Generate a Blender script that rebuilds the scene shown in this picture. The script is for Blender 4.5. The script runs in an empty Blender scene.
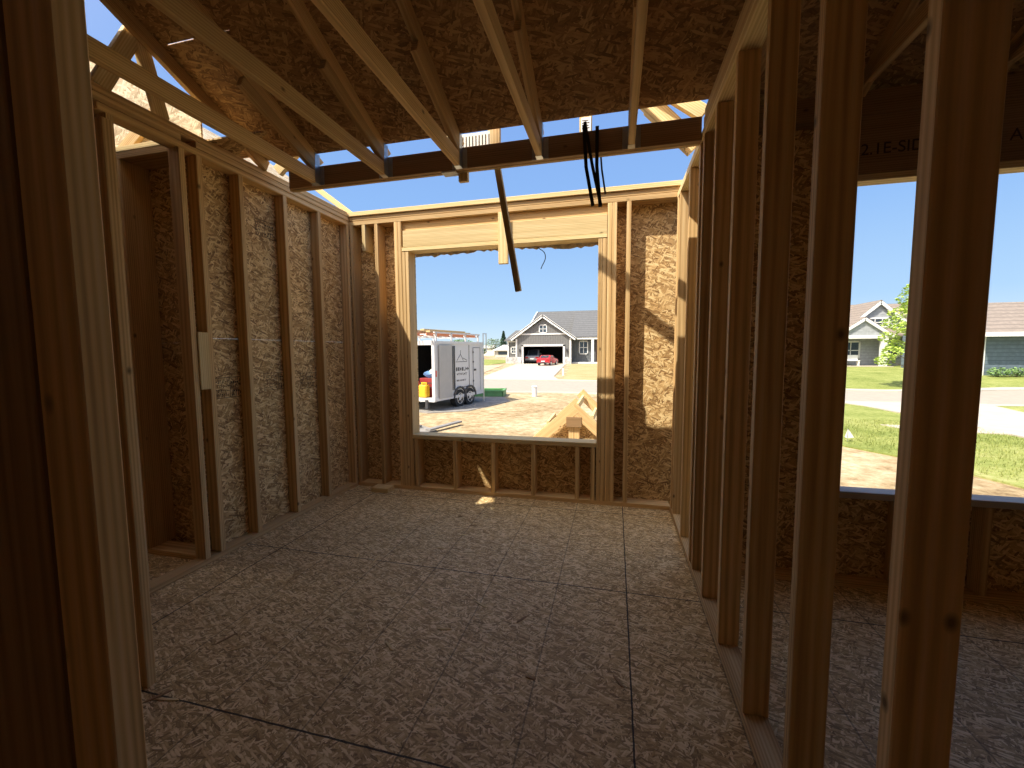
import bpy, bmesh, math, random
from mathutils import Vector, Matrix
R = math.radians
SC = bpy.context.scene
COL = SC.collection
rnd = random.Random(7)

# ------------------------------------------------------------------ camera
F_PX, YAW, PITCH, ROLL, EYE = 415.0, .2429, .0798, -.0062, 1.4292
cam_d = bpy.data.cameras.new('camera'); cam = bpy.data.objects.new('camera', cam_d); COL.objects.link(cam)
cam_d.sensor_width = 36; cam_d.lens = F_PX / 1024 * 36; cam_d.clip_start = .02; cam_d.clip_end = 600
_f = Vector((-math.sin(YAW), math.cos(YAW), 0)); _r = Vector((math.cos(YAW), math.sin(YAW), 0)); _u = Vector((0, 0, 1))
_f2 = _f * math.cos(PITCH) - _u * math.sin(PITCH); _u2 = _u * math.cos(PITCH) + _f * math.sin(PITCH)
_r3 = _r * math.cos(ROLL) + _u2 * math.sin(ROLL); _u3 = _u2 * math.cos(ROLL) - _r * math.sin(ROLL)
M = Matrix((_r3, _u3, -_f2)).transposed().to_4x4(); M.translation = (0, 0, EYE)
cam.matrix_world = M
SC.camera = cam

# ------------------------------------------------------------------ sky, sun, exposure
SUN_DIR = Vector((.97, 1.0, -1.95)).normalized()
SUN_STRENGTH, SKY_STRENGTH = 7.0, 1.0
w = bpy.data.worlds.new('sky'); SC.world = w; w.use_nodes = True
nt = w.node_tree; nt.nodes.clear()
o_ = nt.nodes.new('ShaderNodeOutputWorld'); bg = nt.nodes.new('ShaderNodeBackground')
tc = nt.nodes.new('ShaderNodeTexCoord'); sx = nt.nodes.new('ShaderNodeSeparateXYZ'); rp = nt.nodes.new('ShaderNodeValToRGB')
nt.links.new(tc.outputs['Generated'], sx.inputs[0]); nt.links.new(sx.outputs['Z'], rp.inputs[0])
# brighter, paler sky around the sun (which stands behind the camera)
dt = nt.nodes.new('ShaderNodeVectorMath'); dt.operation = 'DOT_PRODUCT'; nt.links.new(tc.outputs['Generated'], dt.inputs[0]); dt.inputs[1].default_value = tuple(-SUN_DIR)
mx_ = nt.nodes.new('ShaderNodeMath'); mx_.operation = 'MAXIMUM'; nt.links.new(dt.outputs['Value'], mx_.inputs[0]); mx_.inputs[1].default_value = 0
pw = nt.nodes.new('ShaderNodeMath'); pw.operation = 'POWER'; nt.links.new(mx_.outputs[0], pw.inputs[0]); pw.inputs[1].default_value = 5
gl0 = nt.nodes.new('ShaderNodeVectorMath'); gl0.operation = 'SCALE'; gl0.inputs[0].default_value = (3.0, 2.55, 1.9); nt.links.new(pw.outputs[0], gl0.inputs['Scale'])
ad0 = nt.nodes.new('ShaderNodeVectorMath'); nt.links.new(rp.outputs[0], ad0.inputs[0]); nt.links.new(gl0.outputs[0], ad0.inputs[1])
nt.links.new(ad0.outputs[0], bg.inputs[0]); nt.links.new(bg.outputs[0], o_.inputs[0])
cr = rp.color_ramp
cr.elements[0].position = 0.0; cr.elements[0].color = (.66, .82, .90, 1)
cr.elements[1].position = 1.0; cr.elements[1].color = (.12, .26, .62, 1)
for p_, c_ in ((.10, (.42, .64, .90, 1)), (.28, (.27, .48, .86, 1)), (.5, (.21, .38, .78, 1))):
    e_ = cr.elements.new(p_); e_.color = c_
bg.inputs[1].default_value = SKY_STRENGTH
sd = bpy.data.lights.new('sun', 'SUN'); sd.energy = SUN_STRENGTH; sd.angle = R(.55); sd.color = (1, .93, .80)
sun = bpy.data.objects.new('sun', sd); COL.objects.link(sun); sun.location = (-8, -8, 15)
sun.rotation_euler = SUN_DIR.to_track_quat('-Z', 'Y').to_euler()
vs = SC.view_settings; vs.view_transform = 'Standard'; vs.look = 'None'; vs.gamma = 1; vs.use_curve_mapping = False
vs.exposure = 0.16
SC.cycles.use_denoising = True
SC.cycles.max_bounces = 10; SC.cycles.diffuse_bounces = 7
SC.cycles.sample_clamp_indirect = 6

# ------------------------------------------------------------------ materials
def new_mat(name):
    m = bpy.data.materials.new(name); m.use_nodes = True
    return m, m.node_tree, m.node_tree.nodes['Principled BSDF']
def N(nt, t, **k):
    n = nt.nodes.new(t)
    for a, b in k.items():
        if a == 'ins':
            for i, v in b.items(): n.inputs[i].default_value = v
        else: setattr(n, a, b)
    return n
def ramp(nt, fac, stops):
    r = N(nt, 'ShaderNodeValToRGB'); nt.links.new(fac, r.inputs[0]); e = r.color_ramp.elements
    e[0].position = stops[0][0]; e[0].color = (*stops[0][1], 1); e[1].position = stops[-1][0]; e[1].color = (*stops[-1][1], 1)
    for p, c in stops[1:-1]:
        x = e.new(p); x.color = (*c, 1)
    return r.outputs[0]
def mixc(nt, fac, a, b, mode='MIX'):
    m = N(nt, 'ShaderNodeMix', data_type='RGBA', blend_type=mode)
    for v, i in ((fac, 0), (a, 6), (b, 7)):
        if isinstance(v, (int, float)): m.inputs[i].default_value = v
        elif isinstance(v, tuple): m.inputs[i].default_value = (*v, 1) if len(v) == 3 else v
        else: nt.links.new(v, m.inputs[i])
    return m.outputs[2]
def math_(nt, op, a, b=0.0):
    m = N(nt, 'ShaderNodeMath', operation=op)
    for v, i in ((a, 0), (b, 1)):
        if isinstance(v, (int, float)): m.inputs[i].default_value = v
        else: nt.links.new(v, m.inputs[i])
    return m.outputs[0]

def lumber_mat(name, base, dark, knots=True):
    m, nt, b = new_mat(name); L = nt.links
    tc = N(nt, 'ShaderNodeTexCoord'); oi = N(nt, 'ShaderNodeObjectInfo')
    off = N(nt, 'ShaderNodeVectorMath', operation='SCALE'); off.inputs[0].default_value = (37, 19, 53); L.new(oi.outputs['Random'], off.inputs['Scale'])
    ad = N(nt, 'ShaderNodeVectorMath', operation='ADD'); L.new(tc.outputs['Object'], ad.inputs[0]); L.new(off.outputs[0], ad.inputs[1])
    mp = N(nt, 'ShaderNodeMapping'); mp.inputs['Scale'].default_value = (.8, 24, 24); L.new(ad.outputs[0], mp.inputs[0])
    n1 = N(nt, 'ShaderNodeTexNoise', ins={'Scale': 1.3, 'Detail': 3, 'Distortion': .6}); L.new(mp.outputs[0], n1.inputs['Vector'])
    wv = N(nt, 'ShaderNodeTexWave', wave_type='RINGS', rings_direction='X', ins={'Scale': 1.1, 'Distortion': 5.0, 'Detail': 2, 'Detail Scale': .6})
    L.new(mp.outputs[0], wv.inputs['Vector'])
    mp2 = N(nt, 'ShaderNodeMapping'); mp2.inputs['Scale'].default_value = (6, 160, 160); L.new(ad.outputs[0], mp2.inputs[0])
    n2 = N(nt, 'ShaderNodeTexNoise', ins={'Scale': 1, 'Detail': 2}); L.new(mp2.outputs[0], n2.inputs['Vector'])
    f = math_(nt, 'ADD', math_(nt, 'MULTIPLY', wv.outputs['Fac'], .34), math_(nt, 'MULTIPLY', n1.outputs['Fac'], .75))
    c = ramp(nt, f, [(.25, base), (.55, tuple(x * y for x, y in zip(base, (.88, .80, .68)))), (.80, dark)])
    c = mixc(nt, .22, c, ramp(nt, n2.outputs['Fac'], [(.3, (.45, .45, .45)), (.7, (1, 1, 1))]), 'MULTIPLY')
    if knots:
        mp3 = N(nt, 'ShaderNodeMapping'); mp3.inputs['Scale'].default_value = (5.0, 8, 8); L.new(ad.outputs[0], mp3.inputs[0])
        vo = N(nt, 'ShaderNodeTexVoronoi', ins={'Scale': 1, 'Randomness': 1}); L.new(mp3.outputs[0], vo.inputs['Vector'])
        ks = N(nt, 'ShaderNodeSeparateColor'); L.new(vo.outputs['Color'], ks.inputs[0])
        k = math_(nt, 'MULTIPLY', ramp(nt, vo.outputs['Distance'], [(.03, (1, 1, 1)), (.07, (.5, .5, .5)), (.11, (0, 0, 0))]), math_(nt, 'GREATER_THAN', ks.outputs[0], .3))
        c = mixc(nt, k, c, tuple(x * .32 for x in dark))
    # each board has its own tone
    v = N(nt, 'ShaderNodeMapRange', ins={3: .80, 4: 1.12}); L.new(oi.outputs['Random'], v.inputs[0])
    hs = N(nt, 'ShaderNodeHueSaturation'); L.new(c, hs.inputs['Color']); L.new(v.outputs[0], hs.inputs['Value'])
    L.new(hs.outputs[0], b.inputs['Base Color']); b.inputs['Roughness'].default_value = .7; b.inputs['Specular IOR Level'].default_value = .25
    bp = N(nt, 'ShaderNodeBump', ins={'Strength': .15, 'Distance': .002}); L.new(n2.outputs['Fac'], bp.inputs['Height']); L.new(bp.outputs[0], b.inputs['Normal'])
    return m

def osb_mat(name, dark, mid, light, scale=1.0, contrast=1.0, floor=False, bias=0.0, curl=.014):
    m, nt, b = new_mat(name); L = nt.links
    tc = N(nt, 'ShaderNodeTexCoord')
    nz = N(nt, 'ShaderNodeTexNoise', ins={'Scale': 9 * scale, 'Detail': 2}); L.new(tc.outputs['Object'], nz.inputs['Vector'])
    sub = N(nt, 'ShaderNodeVectorMath', operation='SUBTRACT'); sub.inputs[1].default_value = (.5, .5, .5); L.new(nz.outputs['Color'], sub.inputs[0])
    scl = N(nt, 'ShaderNodeVectorMath', operation='SCALE', ins={'Scale': curl}); L.new(sub.outputs[0], scl.inputs[0])
    ad = N(nt, 'ShaderNodeVectorMath', operation='ADD'); L.new(tc.outputs['Object'], ad.inputs[0]); L.new(scl.outputs[0], ad.inputs[1])
    cur = None; hgt = None
    for i, (ang, sxx, syy, th) in enumerate(((8, 13, 62, 0), (-32, 12, 70, .42), (41, 14, 66, .48), (78, 15, 75, .62), (-12, 11, 58, .52), (-60, 14, 72, .66), (22, 12, 60, .6))):
        mp = N(nt, 'ShaderNodeMapping'); mp.inputs['Rotation'].default_value = (0, 0, R(ang)); mp.inputs['Location'].default_value = (i * 3.1, i * 1.7, 0)
        L.new(ad.outputs[0], mp.inputs[0])
        mp2 = N(nt, 'ShaderNodeMapping'); mp2.inputs['Scale'].default_value = (sxx * scale, syy * scale, 0); L.new(mp.outputs[0], mp2.inputs[0])
        vo = N(nt, 'ShaderNodeTexVoronoi', voronoi_dimensions='2D', ins={'Scale': 1, 'Randomness': 1}); L.new(mp2.outputs[0], vo.inputs['Vector'])
        sp = N(nt, 'ShaderNodeSeparateColor'); L.new(vo.outputs['Color'], sp.inputs[0])
        val = math_(nt, 'SUBTRACT', sp.outputs[0], math_(nt, 'MULTIPLY', vo.outputs['Distance'], .42))
        if cur is None: cur = val
        else:
            mk = math_(nt, 'GREATER_THAN', sp.outputs[1], th)
            near = math_(nt, 'LESS_THAN', vo.outputs['Distance'], .52)
            mk = math_(nt, 'MULTIPLY', mk, near)
            mx = N(nt, 'ShaderNodeMix', data_type='FLOAT'); L.new(mk, mx.inputs[0]); L.new(cur, mx.inputs[2]); L.new(val, mx.inputs[3]); cur = mx.outputs[0]
    cur = math_(nt, 'ADD', cur, .18 + bias)
    lo = tuple(d + (mi - d) * (1 - contrast) for d, mi in zip(dark, mid)); hi = tuple(l + (mi - l) * (1 - contrast) for l, mi in zip(light, mid))
    c = ramp(nt, cur, [(.02, lo), (.28, tuple((a + b_) / 2 for a, b_ in zip(lo, mid))), (.55, mid), (.95, hi)])
    n3 = N(nt, 'ShaderNodeTexNoise', ins={'Scale': 1.6, 'Detail': 3}); L.new(tc.outputs['Object'], n3.inputs['Vector'])
    c = mixc(nt, .5, c, ramp(nt, n3.outputs['Fac'], [(.3, (.72, .72, .74)), (.7, (1, 1, 1))]), 'MULTIPLY')
    if floor:   # tongue and groove joints and butt joints between the subfloor sheets, faint printed nailing lines
        se = N(nt, 'ShaderNodeSeparateXYZ'); L.new(tc.outputs['Object'], se.inputs[0])
        wob = math_(nt, 'MULTIPLY', math_(nt, 'SUBTRACT', nz.outputs['Fac'], .5), .006)
        X = math_(nt, 'ADD', se.outputs[0], wob); Y = math_(nt, 'ADD', se.outputs[1], wob)
        def lines(v, period, off, half):
            t = math_(nt, 'ADD', v, -off + 100 * period)
            d = math_(nt, 'PINGPONG', t, period / 2)
            return math_(nt, 'LESS_THAN', d, half)
        joint = math_(nt, 'MAXIMUM', lines(Y, 1.215, 1.225, .0038), lines(X, 2.44, .085, .0034))
        row = math_(nt, 'LESS_THAN', Y, 1.225)
        c = mixc(nt, math_(nt, 'MULTIPLY', lines(X, .4064, .085, .0035), .5), c, (.035, .024, .016))
        c = mixc(nt, math_(nt, 'MULTIPLY', joint, .92), c, (.015, .010, .007))
    L.new(c, b.inputs['Base Color']); b.inputs['Roughness'].default_value = .62; b.inputs['Specular IOR Level'].default_value = .3
    bp = N(nt, 'ShaderNodeBump', ins={'Strength': .5, 'Distance': .003}); L.new(cur, bp.inputs['Height']); L.new(bp.outputs[0], b.inputs['Normal'])
    return m

def plain(name, col, rough=.6, metal=0.0, var=.12, scale=6.0, bump=0.0, emit=None):
    m, nt, b = new_mat(name); L = nt.links
    tc = N(nt, 'ShaderNodeTexCoord')
    n = N(nt, 'ShaderNodeTexNoise', ins={'Scale': scale, 'Detail': 4}); L.new(tc.outputs['Object'], n.inputs['Vector'])
    c = ramp(nt, n.outputs['Fac'], [(.3, tuple(x * (1 - var) for x in col)), (.7, tuple(min(1, x * (1 + var)) for x in col))])
    L.new(c, b.inputs['Base Color']); b.inputs['Roughness'].default_value = rough; b.inputs['Metallic'].default_value = metal
    if bump:
        bp = N(nt, 'ShaderNodeBump', ins={'Strength': bump, 'Distance': .02}); L.new(n.outputs['Fac'], bp.inputs['Height']); L.new(bp.outputs[0], b.inputs['Normal'])
    return m

def ground_mat(name, cols, scales=(1.2, 14, 60), bump=.5, stretch=(1, 1, 1)):
    m, nt, b = new_mat(name); L = nt.links
    tc = N(nt, 'ShaderNodeTexCoord'); mp = N(nt, 'ShaderNodeMapping'); mp.inputs['Scale'].default_value = stretch; L.new(tc.outputs['Object'], mp.inputs[0])
    ns = []
    for s in scales:
        n = N(nt, 'ShaderNodeTexNoise', ins={'Scale': s, 'Detail': 5, 'Roughness': .65}); L.new(mp.outputs[0], n.inputs['Vector']); ns.append(n.outputs['Fac'])
    f = math_(nt, 'ADD', math_(nt, 'MULTIPLY', ns[0], .4), math_(nt, 'ADD', math_(nt, 'MULTIPLY', ns[1], .35), math_(nt, 'MULTIPLY', ns[2], .25)))
    k = len(cols)
    c = ramp(nt, f, [(.36 + .28 * i / (k - 1), cc) for i, cc in enumerate(cols)])
    L.new(c, b.inputs['Base Color']); b.inputs['Roughness'].default_value = .95; b.inputs['Specular IOR Level'].default_value = .1
    bp = N(nt, 'ShaderNodeBump', ins={'Strength': bump, 'Distance': .05}); L.new(f, bp.inputs['Height']); L.new(bp.outputs[0], b.inputs['Normal'])
    return m

def striped(name, col, line, period, axis, half=.1, rough=.6):
    """siding, shingle courses or panel seams: thin darker lines every PERIOD metres along AXIS"""
    m, nt, b = new_mat(name); L = nt.links
    tc = N(nt, 'ShaderNodeTexCoord'); se = N(nt, 'ShaderNodeSeparateXYZ'); L.new(tc.outputs['Object'], se.inputs[0])
    t = math_(nt, 'ADD', se.outputs[axis], 100 * period); d = math_(nt, 'PINGPONG', t, period / 2)
    k = math_(nt, 'LESS_THAN', d, period * half)
    n = N(nt, 'ShaderNodeTexNoise', ins={'Scale': 5, 'Detail': 5}); L.new(tc.outputs['Object'], n.inputs['Vector'])
    c0 = ramp(nt, n.outputs['Fac'], [(.3, tuple(x * .82 for x in col)), (.7, tuple(x * 1.15 for x in col))])
    L.new(mixc(nt, k, c0, line), b.inputs['Base Color']); b.inputs['Roughness'].default_value = rough
    return m

PINE = lumber_mat('pine_lumber', (.78, .56, .29), (.50, .31, .13))
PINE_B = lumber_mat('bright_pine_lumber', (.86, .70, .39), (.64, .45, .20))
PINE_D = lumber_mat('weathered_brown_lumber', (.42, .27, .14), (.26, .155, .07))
OSB_W = osb_mat('wall_strand_board', (.19, .095, .032), (.60, .375, .15), (.88, .66, .33), 1.15, .95)
OSB_R = osb_mat('roof_strand_board', (.15, .078, .028), (.42, .24, .095), (.70, .46, .20), 1.0, .75)
OSB_F = osb_mat('subfloor_strand_board', (.20, .12, .045), (.62, .42, .185), (.95, .76, .44), 1.7, .85, True, -.02)
STEEL = plain('galvanised_steel', (.55, .58, .60), .35, .9, .1, 20)
INK = plain('dark_printing_ink', (.05, .028, .016), .8, 0, .1)
BLACK = plain('black_strapping', (.012, .012, .013), .5)
WHITE = plain('white_trim_paint', (.74, .73, .70), .6, 0, .04)
WRAP = plain('torn_house_wrap', (.80, .76, .68), .7, 0, .25, 40, .3)

# ------------------------------------------------------------------ helpers
class MB:
    """collects shapes into one mesh"""
    def __init__(s): s.bm = bmesh.new()
    def box(s, a, b, bev=0.0):
        x0, y0, z0 = (min(p, q) for p, q in zip(a, b)); x1, y1, z1 = (max(p, q) for p, q in zip(a, b))
        vs = [s.bm.verts.new(p) for p in ((x0, y0, z0), (x1, y0, z0), (x1, y1, z0), (x0, y1, z0), (x0, y0, z1), (x1, y0, z1), (x1, y1, z1), (x0, y1, z1))]
        fs = [s.bm.faces.new([vs[i] for i in f]) for f in ((3, 2, 1, 0), (4, 5, 6, 7), (0, 1, 5, 4), (1, 2, 6, 5), (2, 3, 7, 6), (3, 0, 4, 7))]
        if bev:
            es = list({e for f in fs for e in f.edges})
            bmesh.ops.bevel(s.bm, geom=es, offset=bev, segments=1, affect='EDGES')
        return s
    def prism(s, pts, d):
        """polygon PTS (3D, planar) pushed along vector D"""
        d = Vector(d); lo = [s.bm.verts.new(p) for p in pts]; hi = [s.bm.verts.new(Vector(p) + d) for p in pts]; n = len(pts)
        s.bm.faces.new(lo); s.bm.faces.new(hi[::-1])
        for i in range(n): s.bm.faces.new((lo[i], hi[i], hi[(i + 1) % n], lo[(i + 1) % n]))
        return s
    def bar(s, p, q, b, d, hint=(0, 0, 1)):
        """square-cut bar between two points, B wide, D deep (depth towards HINT)"""
        p, q = Vector(p), Vector(q); x = (q - p).normalized(); h = Vector(hint); y = h.cross(x)
        if y.length < 1e-4: y = Vector((0, 1, 0)).cross(x)
        y.normalize(); z = x.cross(y)
        c = [p + y * sy * b / 2 + z * sz * d / 2 for sy, sz in ((-1, -1), (1, -1), (1, 1), (-1, 1))]
        return s.prism(c, q - p)
    def cyl(s, p, q, r, n=16, r2=None):
        p, q = Vector(p), Vector(q); x = (q - p).normalized(); a = Vector((0, 0, 1)) if abs(x.z) < .9 else Vector((1, 0, 0)); y = x.cross(a).normalized(); z = x.cross(y); r2 = r if r2 is None else r2
        A = [s.bm.verts.new(p + (y * math.cos(t) + z * math.sin(t)) * r) for t in [2 * math.pi * i / n for i in range(n)]]
        B = [s.bm.verts.new(q + (y * math.cos(t) + z * math.sin(t)) * r2) for t in [2 * math.pi * i / n for i in range(n)]]
        s.bm.faces.new(A[::-1]); s.bm.faces.new(B)
        for i in range(n): s.bm.faces.new((A[i], A[(i + 1) % n], B[(i + 1) % n], B[i]))
        return s
    def blob(s, c, rad, seed=0, sub=2, rough=.18):
        r_ = random.Random(seed)
        ret = bmesh.ops.create_icosphere(s.bm, subdivisions=sub, radius=1)
        for v in ret['verts']:
            k = 1 + r_.uniform(-rough, rough); v.co = Vector((c[0] + v.co.x * rad[0] * k, c[1] + v.co.y * rad[1] * k, c[2] + v.co.z * rad[2] * k))
        return s
    def quad(s, pts): s.bm.faces.new([s.bm.verts.new(p) for p in pts]); return s
    def build(s, name, mat, parent=None, loc=(0, 0, 0), smooth=False):
        bmesh.ops.recalc_face_normals(s.bm, faces=s.bm.faces)
        me = bpy.data.meshes.new(name); s.bm.to_mesh(me); s.bm.free(); me.materials.append(mat)
        if smooth:
            for p in me.polygons: p.use_smooth = True
        o = bpy.data.objects.new(name, me); COL.objects.link(o); o.location = loc
        if parent is not None: o.parent = parent
        return o

def tag(o, label=None, cat=None, group=None, kind=None):
    if label: o['label'] = label
    if cat: o['category'] = cat
    if group: o['group'] = group
    if kind: o['kind'] = kind
    return o
def empty(name, loc, label, cat, group=None, rz=0):
    o = bpy.data.objects.new(name, None); COL.objects.link(o); o.location = loc; o.rotation_euler = (0, 0, rz); o.empty_display_size = .1
    return tag(o, label, cat, group)
def struct(o): o['kind'] = 'structure'; return o

def lum(name, a, b, mat=None, label=None, cat=None, group=None, parent=None, bev=.0025, off=(0, 0, 0)):
    """axis-aligned board from corner A to corner B; its grain runs along its longest side"""
    mat = mat or PINE
    a = [min(p, q) for p, q in zip(a, b)] if False else list(a); b = list(b)
    lo = Vector([min(p, q) for p, q in zip(a, b)]); hi = Vector([max(p, q) for p, q in zip(a, b)]); c = (lo + hi) / 2; d = hi - lo
    k = max(range(3), key=lambda i: d[i]); ax = [k, (k + 1) % 3, (k + 2) % 3]
    m = MB(); m.box((-d[ax[0]] / 2, -d[ax[1]] / 2, -d[ax[2]] / 2), (d[ax[0]] / 2, d[ax[1]] / 2, d[ax[2]] / 2), bev)
    o = m.build(name, mat)
    rot = Matrix([[1 if ax[j] == i else 0 for j in range(3)] for i in range(3)]).to_4x4()
    rot.translation = c - Vector(off)
    if parent: o.parent = parent
    o.matrix_local = rot
    return tag(o, label, cat, group)

def timber(name, p, q, b, d, hint=(0, 0, 1), mat=None, label=None, cat=None, group=None, parent=None, cut0=0.0, cut1=0.0, off=(0, 0, 0), bev=.0025):
    """board along p-q (centre line), B thick, D deep towards HINT; cut0/cut1 shift the upper edge for plumb or splayed end cuts"""
    mat = mat or PINE
    p, q = Vector(p) - Vector(off), Vector(q) - Vector(off); x = (q - p); Ln = x.length; x.normalize(); y = Vector(hint).cross(x).normalized(); z = x.cross(y)
    m = MB(); m.box((0, -b / 2, -d / 2), (Ln, b / 2, d / 2))
    for v in m.bm.verts:
        t = v.co.z / d + .5
        if v.co.x < Ln / 2: v.co.x += cut0 * t
        else: v.co.x += cut1 * t
    if bev: bmesh.ops.bevel(m.bm, geom=list(m.bm.edges), offset=bev, segments=1, affect='EDGES')
    o = m.build(name, mat)
    mt = Matrix((x, y, z)).transposed().to_4x4(); mt.translation = p
    if parent: o.parent = parent
    o.matrix_local = mt
    return tag(o, label, cat, group)

def sheet(name, origin, u, v, rects, t, mat, parent=None):
    """strand-board panels in the plane origin+u,v: RECTS are (u0,v0,u1,v1); T thick along u x v"""
    u, v = Vector(u).normalized(), Vector(v).normalized(); n = u.cross(v)
    m = MB()
    for r in rects:
        if len(r) == 4: m.box((r[0], r[1], 0), (r[2], r[3], t))
        else: m.prism([(x, y, 0) for x, y in zip(r[0::2], r[1::2])], (0, 0, t))
    o = m.build(name, mat); mt = Matrix((u, v, n)).transposed().to_4x4(); mt.translation = Vector(origin)
    if parent: o.parent = parent
    o.matrix_local = mt
    return o

def stamp(parent_sheet, u0, v0, wd, ht, cells, seed=1, z=-.0006, name='printed_grade_stamp', frame=True):
    """a printed mark on a panel: frame lines and rows of small dashes too blurred to be words"""
    r_ = random.Random(seed); m = MB(); t = .0035
    def rect(a, b, c, d): m.box((a, b, z), (c, d, z + .0004))
    if frame:
        rect(u0, v0, u0 + wd, v0 + t); rect(u0, v0 + ht - t, u0 + wd, v0 + ht)
        for k in [0] + cells + [1]: rect(u0 + wd * k - t / 2, v0, u0 + wd * k + t / 2, v0 + ht)
    edges = [0] + cells + [1]
    for i in range(len(edges) - 1):
        a, b = u0 + wd * edges[i] + .008, u0 + wd * edges[i + 1] - .008
        rows = 4 if (i % 2 == 0) else 2; rh = (ht - .02) / rows
        for j in range(rows):
            x = a; y = v0 + .01 + j * rh
            while x < b - .006:
                wch = min(r_.uniform(.006, .014) * (4 / rows) ** .5, b - x)
                k = r_.random(); hh = rh * .68
                if k < .5: rect(x, y, x + wch * .3, y + hh); rect(x, y + hh * .7, x + wch * .8, y + hh)
                elif k < .8: rect(x, y, x + wch * .75, y + hh * .3); rect(x + wch * .45, y, x + wch * .75, y + hh)
                else: rect(x, y + hh * .35, x + wch * .8, y + hh * .62)
                x += wch + .003
    o = m.build(name, INK, parent_sheet)
    return o

# ================================================================== THE SETTING
XL, XR, D = -2.657, .493, 3.833
S2 = .038; DP = .089; HS = 2.712           # stud thickness, stud depth, height to the underside of the top plates
LAY = ((2.712, 2.752), (2.757, 2.797), (2.800, 2.842))
T = .011

o = sheet('floor', (0, 0, 0), (1, 0, 0), (0, 1, 0), [(-5.2, -3.0, 4.3, 2.889), (-2.76, 2.889, .6, 3.973)], -.019, OSB_F); struct(o)
m = MB(); m.box((-5.2, -3.0, -.55), (4.3, 2.889, -.03)); m.box((-2.76, 2.889, -.55), (.6, 3.973, -.03)); struct(m.build('foundation', plain('grey_concrete_foundation', (.42, .40, .37), .9, 0, .1, 8, .3)))

# left wall: strand board on the outer side of the studs, in two courses with an open joint
y0 = 2.14
o = sheet('wall_left', (XL - DP, y0, 0), (0, 1, 0), (0, 0, 1), [(0, 0, 1.844, 1.5295), (0, 1.5305, 1.844, 2.85)], -T, OSB_W); struct(o)
stamp(o, .18, 1.10, .34, .15, [.4, .75], 3, z=.0004); stamp(o, .62, 1.12, .30, .14, [.5], 4, z=.0004); stamp(o, 1.02, 1.1, .28, .14, [.3, .7], 5, z=.0004)
stamp(o, .62, 2.35, .28, .13, [.3, .7], 15, z=.0004)
# far wall with the window opening
WX0, WX1, WZ0, WZ1 = -1.999, -.155, .578, 2.452
sx0 = -2.745
DF = .14
o = sheet('wall_back', (0, D + DF, 0), (1, 0, 0), (0, 0, 1), [(sx0, 0, WX0, 1.20), (sx0, 1.2004, WX0, 2.85), (WX1, 0, .60, 1.20), (WX1, 1.2004, .60, 2.85), (WX0, 0, WX1, WZ0 - .045), (WX0, WZ1 - .03, WX1, 2.85)], -T, OSB_W); struct(o)
stamp(o, .215, .935, .25, .125, [.42, .72], 6); stamp(o, -2.56, .98, .27, .13, [.4, .8], 7); stamp(o, -2.56, 1.86, .2, .12, [.5], 8); stamp(o, .16, 2.43, .19, .05, [.5], 9)
m = MB()
for ux in (.305, .39):
    m.box((ux, 1.97, -.001), (ux + .008, 2.085, -.0004)); m.box((ux, 2.03, -.001), (ux + .045, 2.036, -.0004))
m.build('printed_mark', INK, o)
# wall of the recess behind the first bay
RY = 2.15
o = sheet('wall_recess', (0, RY + .185, 0), (1, 0, 0), (0, 0, 1), [(-5.2, 0, -2.76, 1.50), (-5.2, 1.5005, -2.76, 2.80)], -T, OSB_W); struct(o)
stamp(o, -3.12, 1.15, .3, .14, [.3, .6], 10)
# right room: far wall with its own window opening
R2 = 2.80
RX0 = 1.235
o = sheet('wall_right_room', (0, R2 + DP, 0), (1, 0, 0), (0, 0, 1), [(.585, 0, RX0, 1.2), (.585, 1.2004, RX0, 2.85), (RX0, 0, 4.3, .545), (RX0, 2.40, 4.3, 2.85)], -T, OSB_W); struct(o)
stamp(o, 1.0, 1.0, .2, .12, [.5], 11)
o = sheet('wall_right', (4.3, -3, 0), (0, 1, 0), (0, 0, 1), [(0, 0, 5.9, 2.85), (0, 2.85, 4.9, 3.35), (.6, 3.35, 4.0, 3.85), (1.2, 3.85, 2.8, 4.4)], T, OSB_W); struct(o)  # unseen side wall, put in to keep the right room dark
o = sheet('wall_rear_blocker', (-5.2, -3, 0), (1, 0, 0), (0, 0, 1), [(0, 0, 9.5, 4.2)], .011, OSB_W); struct(o)  # unseen wall added behind the camera to darken the room
o = sheet('wall_left_outer', (-5.2, -3, 0), (0, 1, 0), (0, 0, 1), [(0, 0, 5.33, 2.85), (0, 2.85, 4.7, 3.35), (.6, 3.35, 3.9, 3.85), (1.2, 3.85, 2.8, 4.4)], T, OSB_W); struct(o)

# roof sheathing: underside z = 2.92 + .45 (2.8 - y)
SL = .45; NS = math.hypot(1, SL)
def rz(y): return 2.92 + SL * (2.8 - y)
def vv(y): return (2.8 - y) * NS     # distance up the slope from the lower edge
V1, V2, V3 = vv(2.048), vv(.9), vv(-.25)
VT = vv(-1.2)
g = .007
rects = [(-2.672, 0, -2.60, V1), (-2.60, 0, -2.40, V1 - g), (-2.40, 0, -2.20, V1), (-2.20, 0, -2.14, V1 - g * .6), (-2.14, 0, .60, V1),
         (-2.672, V1, .60, V2), (-2.672, V2, .6, V3), (-2.672, V3, .6, VT), (-5.6, vv(1.85), -2.98, VT), (-2.98, vv(1.79), -2.672, VT),  # last two strips: unseen roof added to block sun from the floor
         (.60, vv(3.25), 4.6, V1), (.60, V1, 4.6, V2), (.60, V2, 4.6, VT)]
o = sheet('ceiling', (0, 2.8, 2.92), (1, 0, 0), (0, -1, SL), rects, .012, OSB_R); struct(o)
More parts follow.
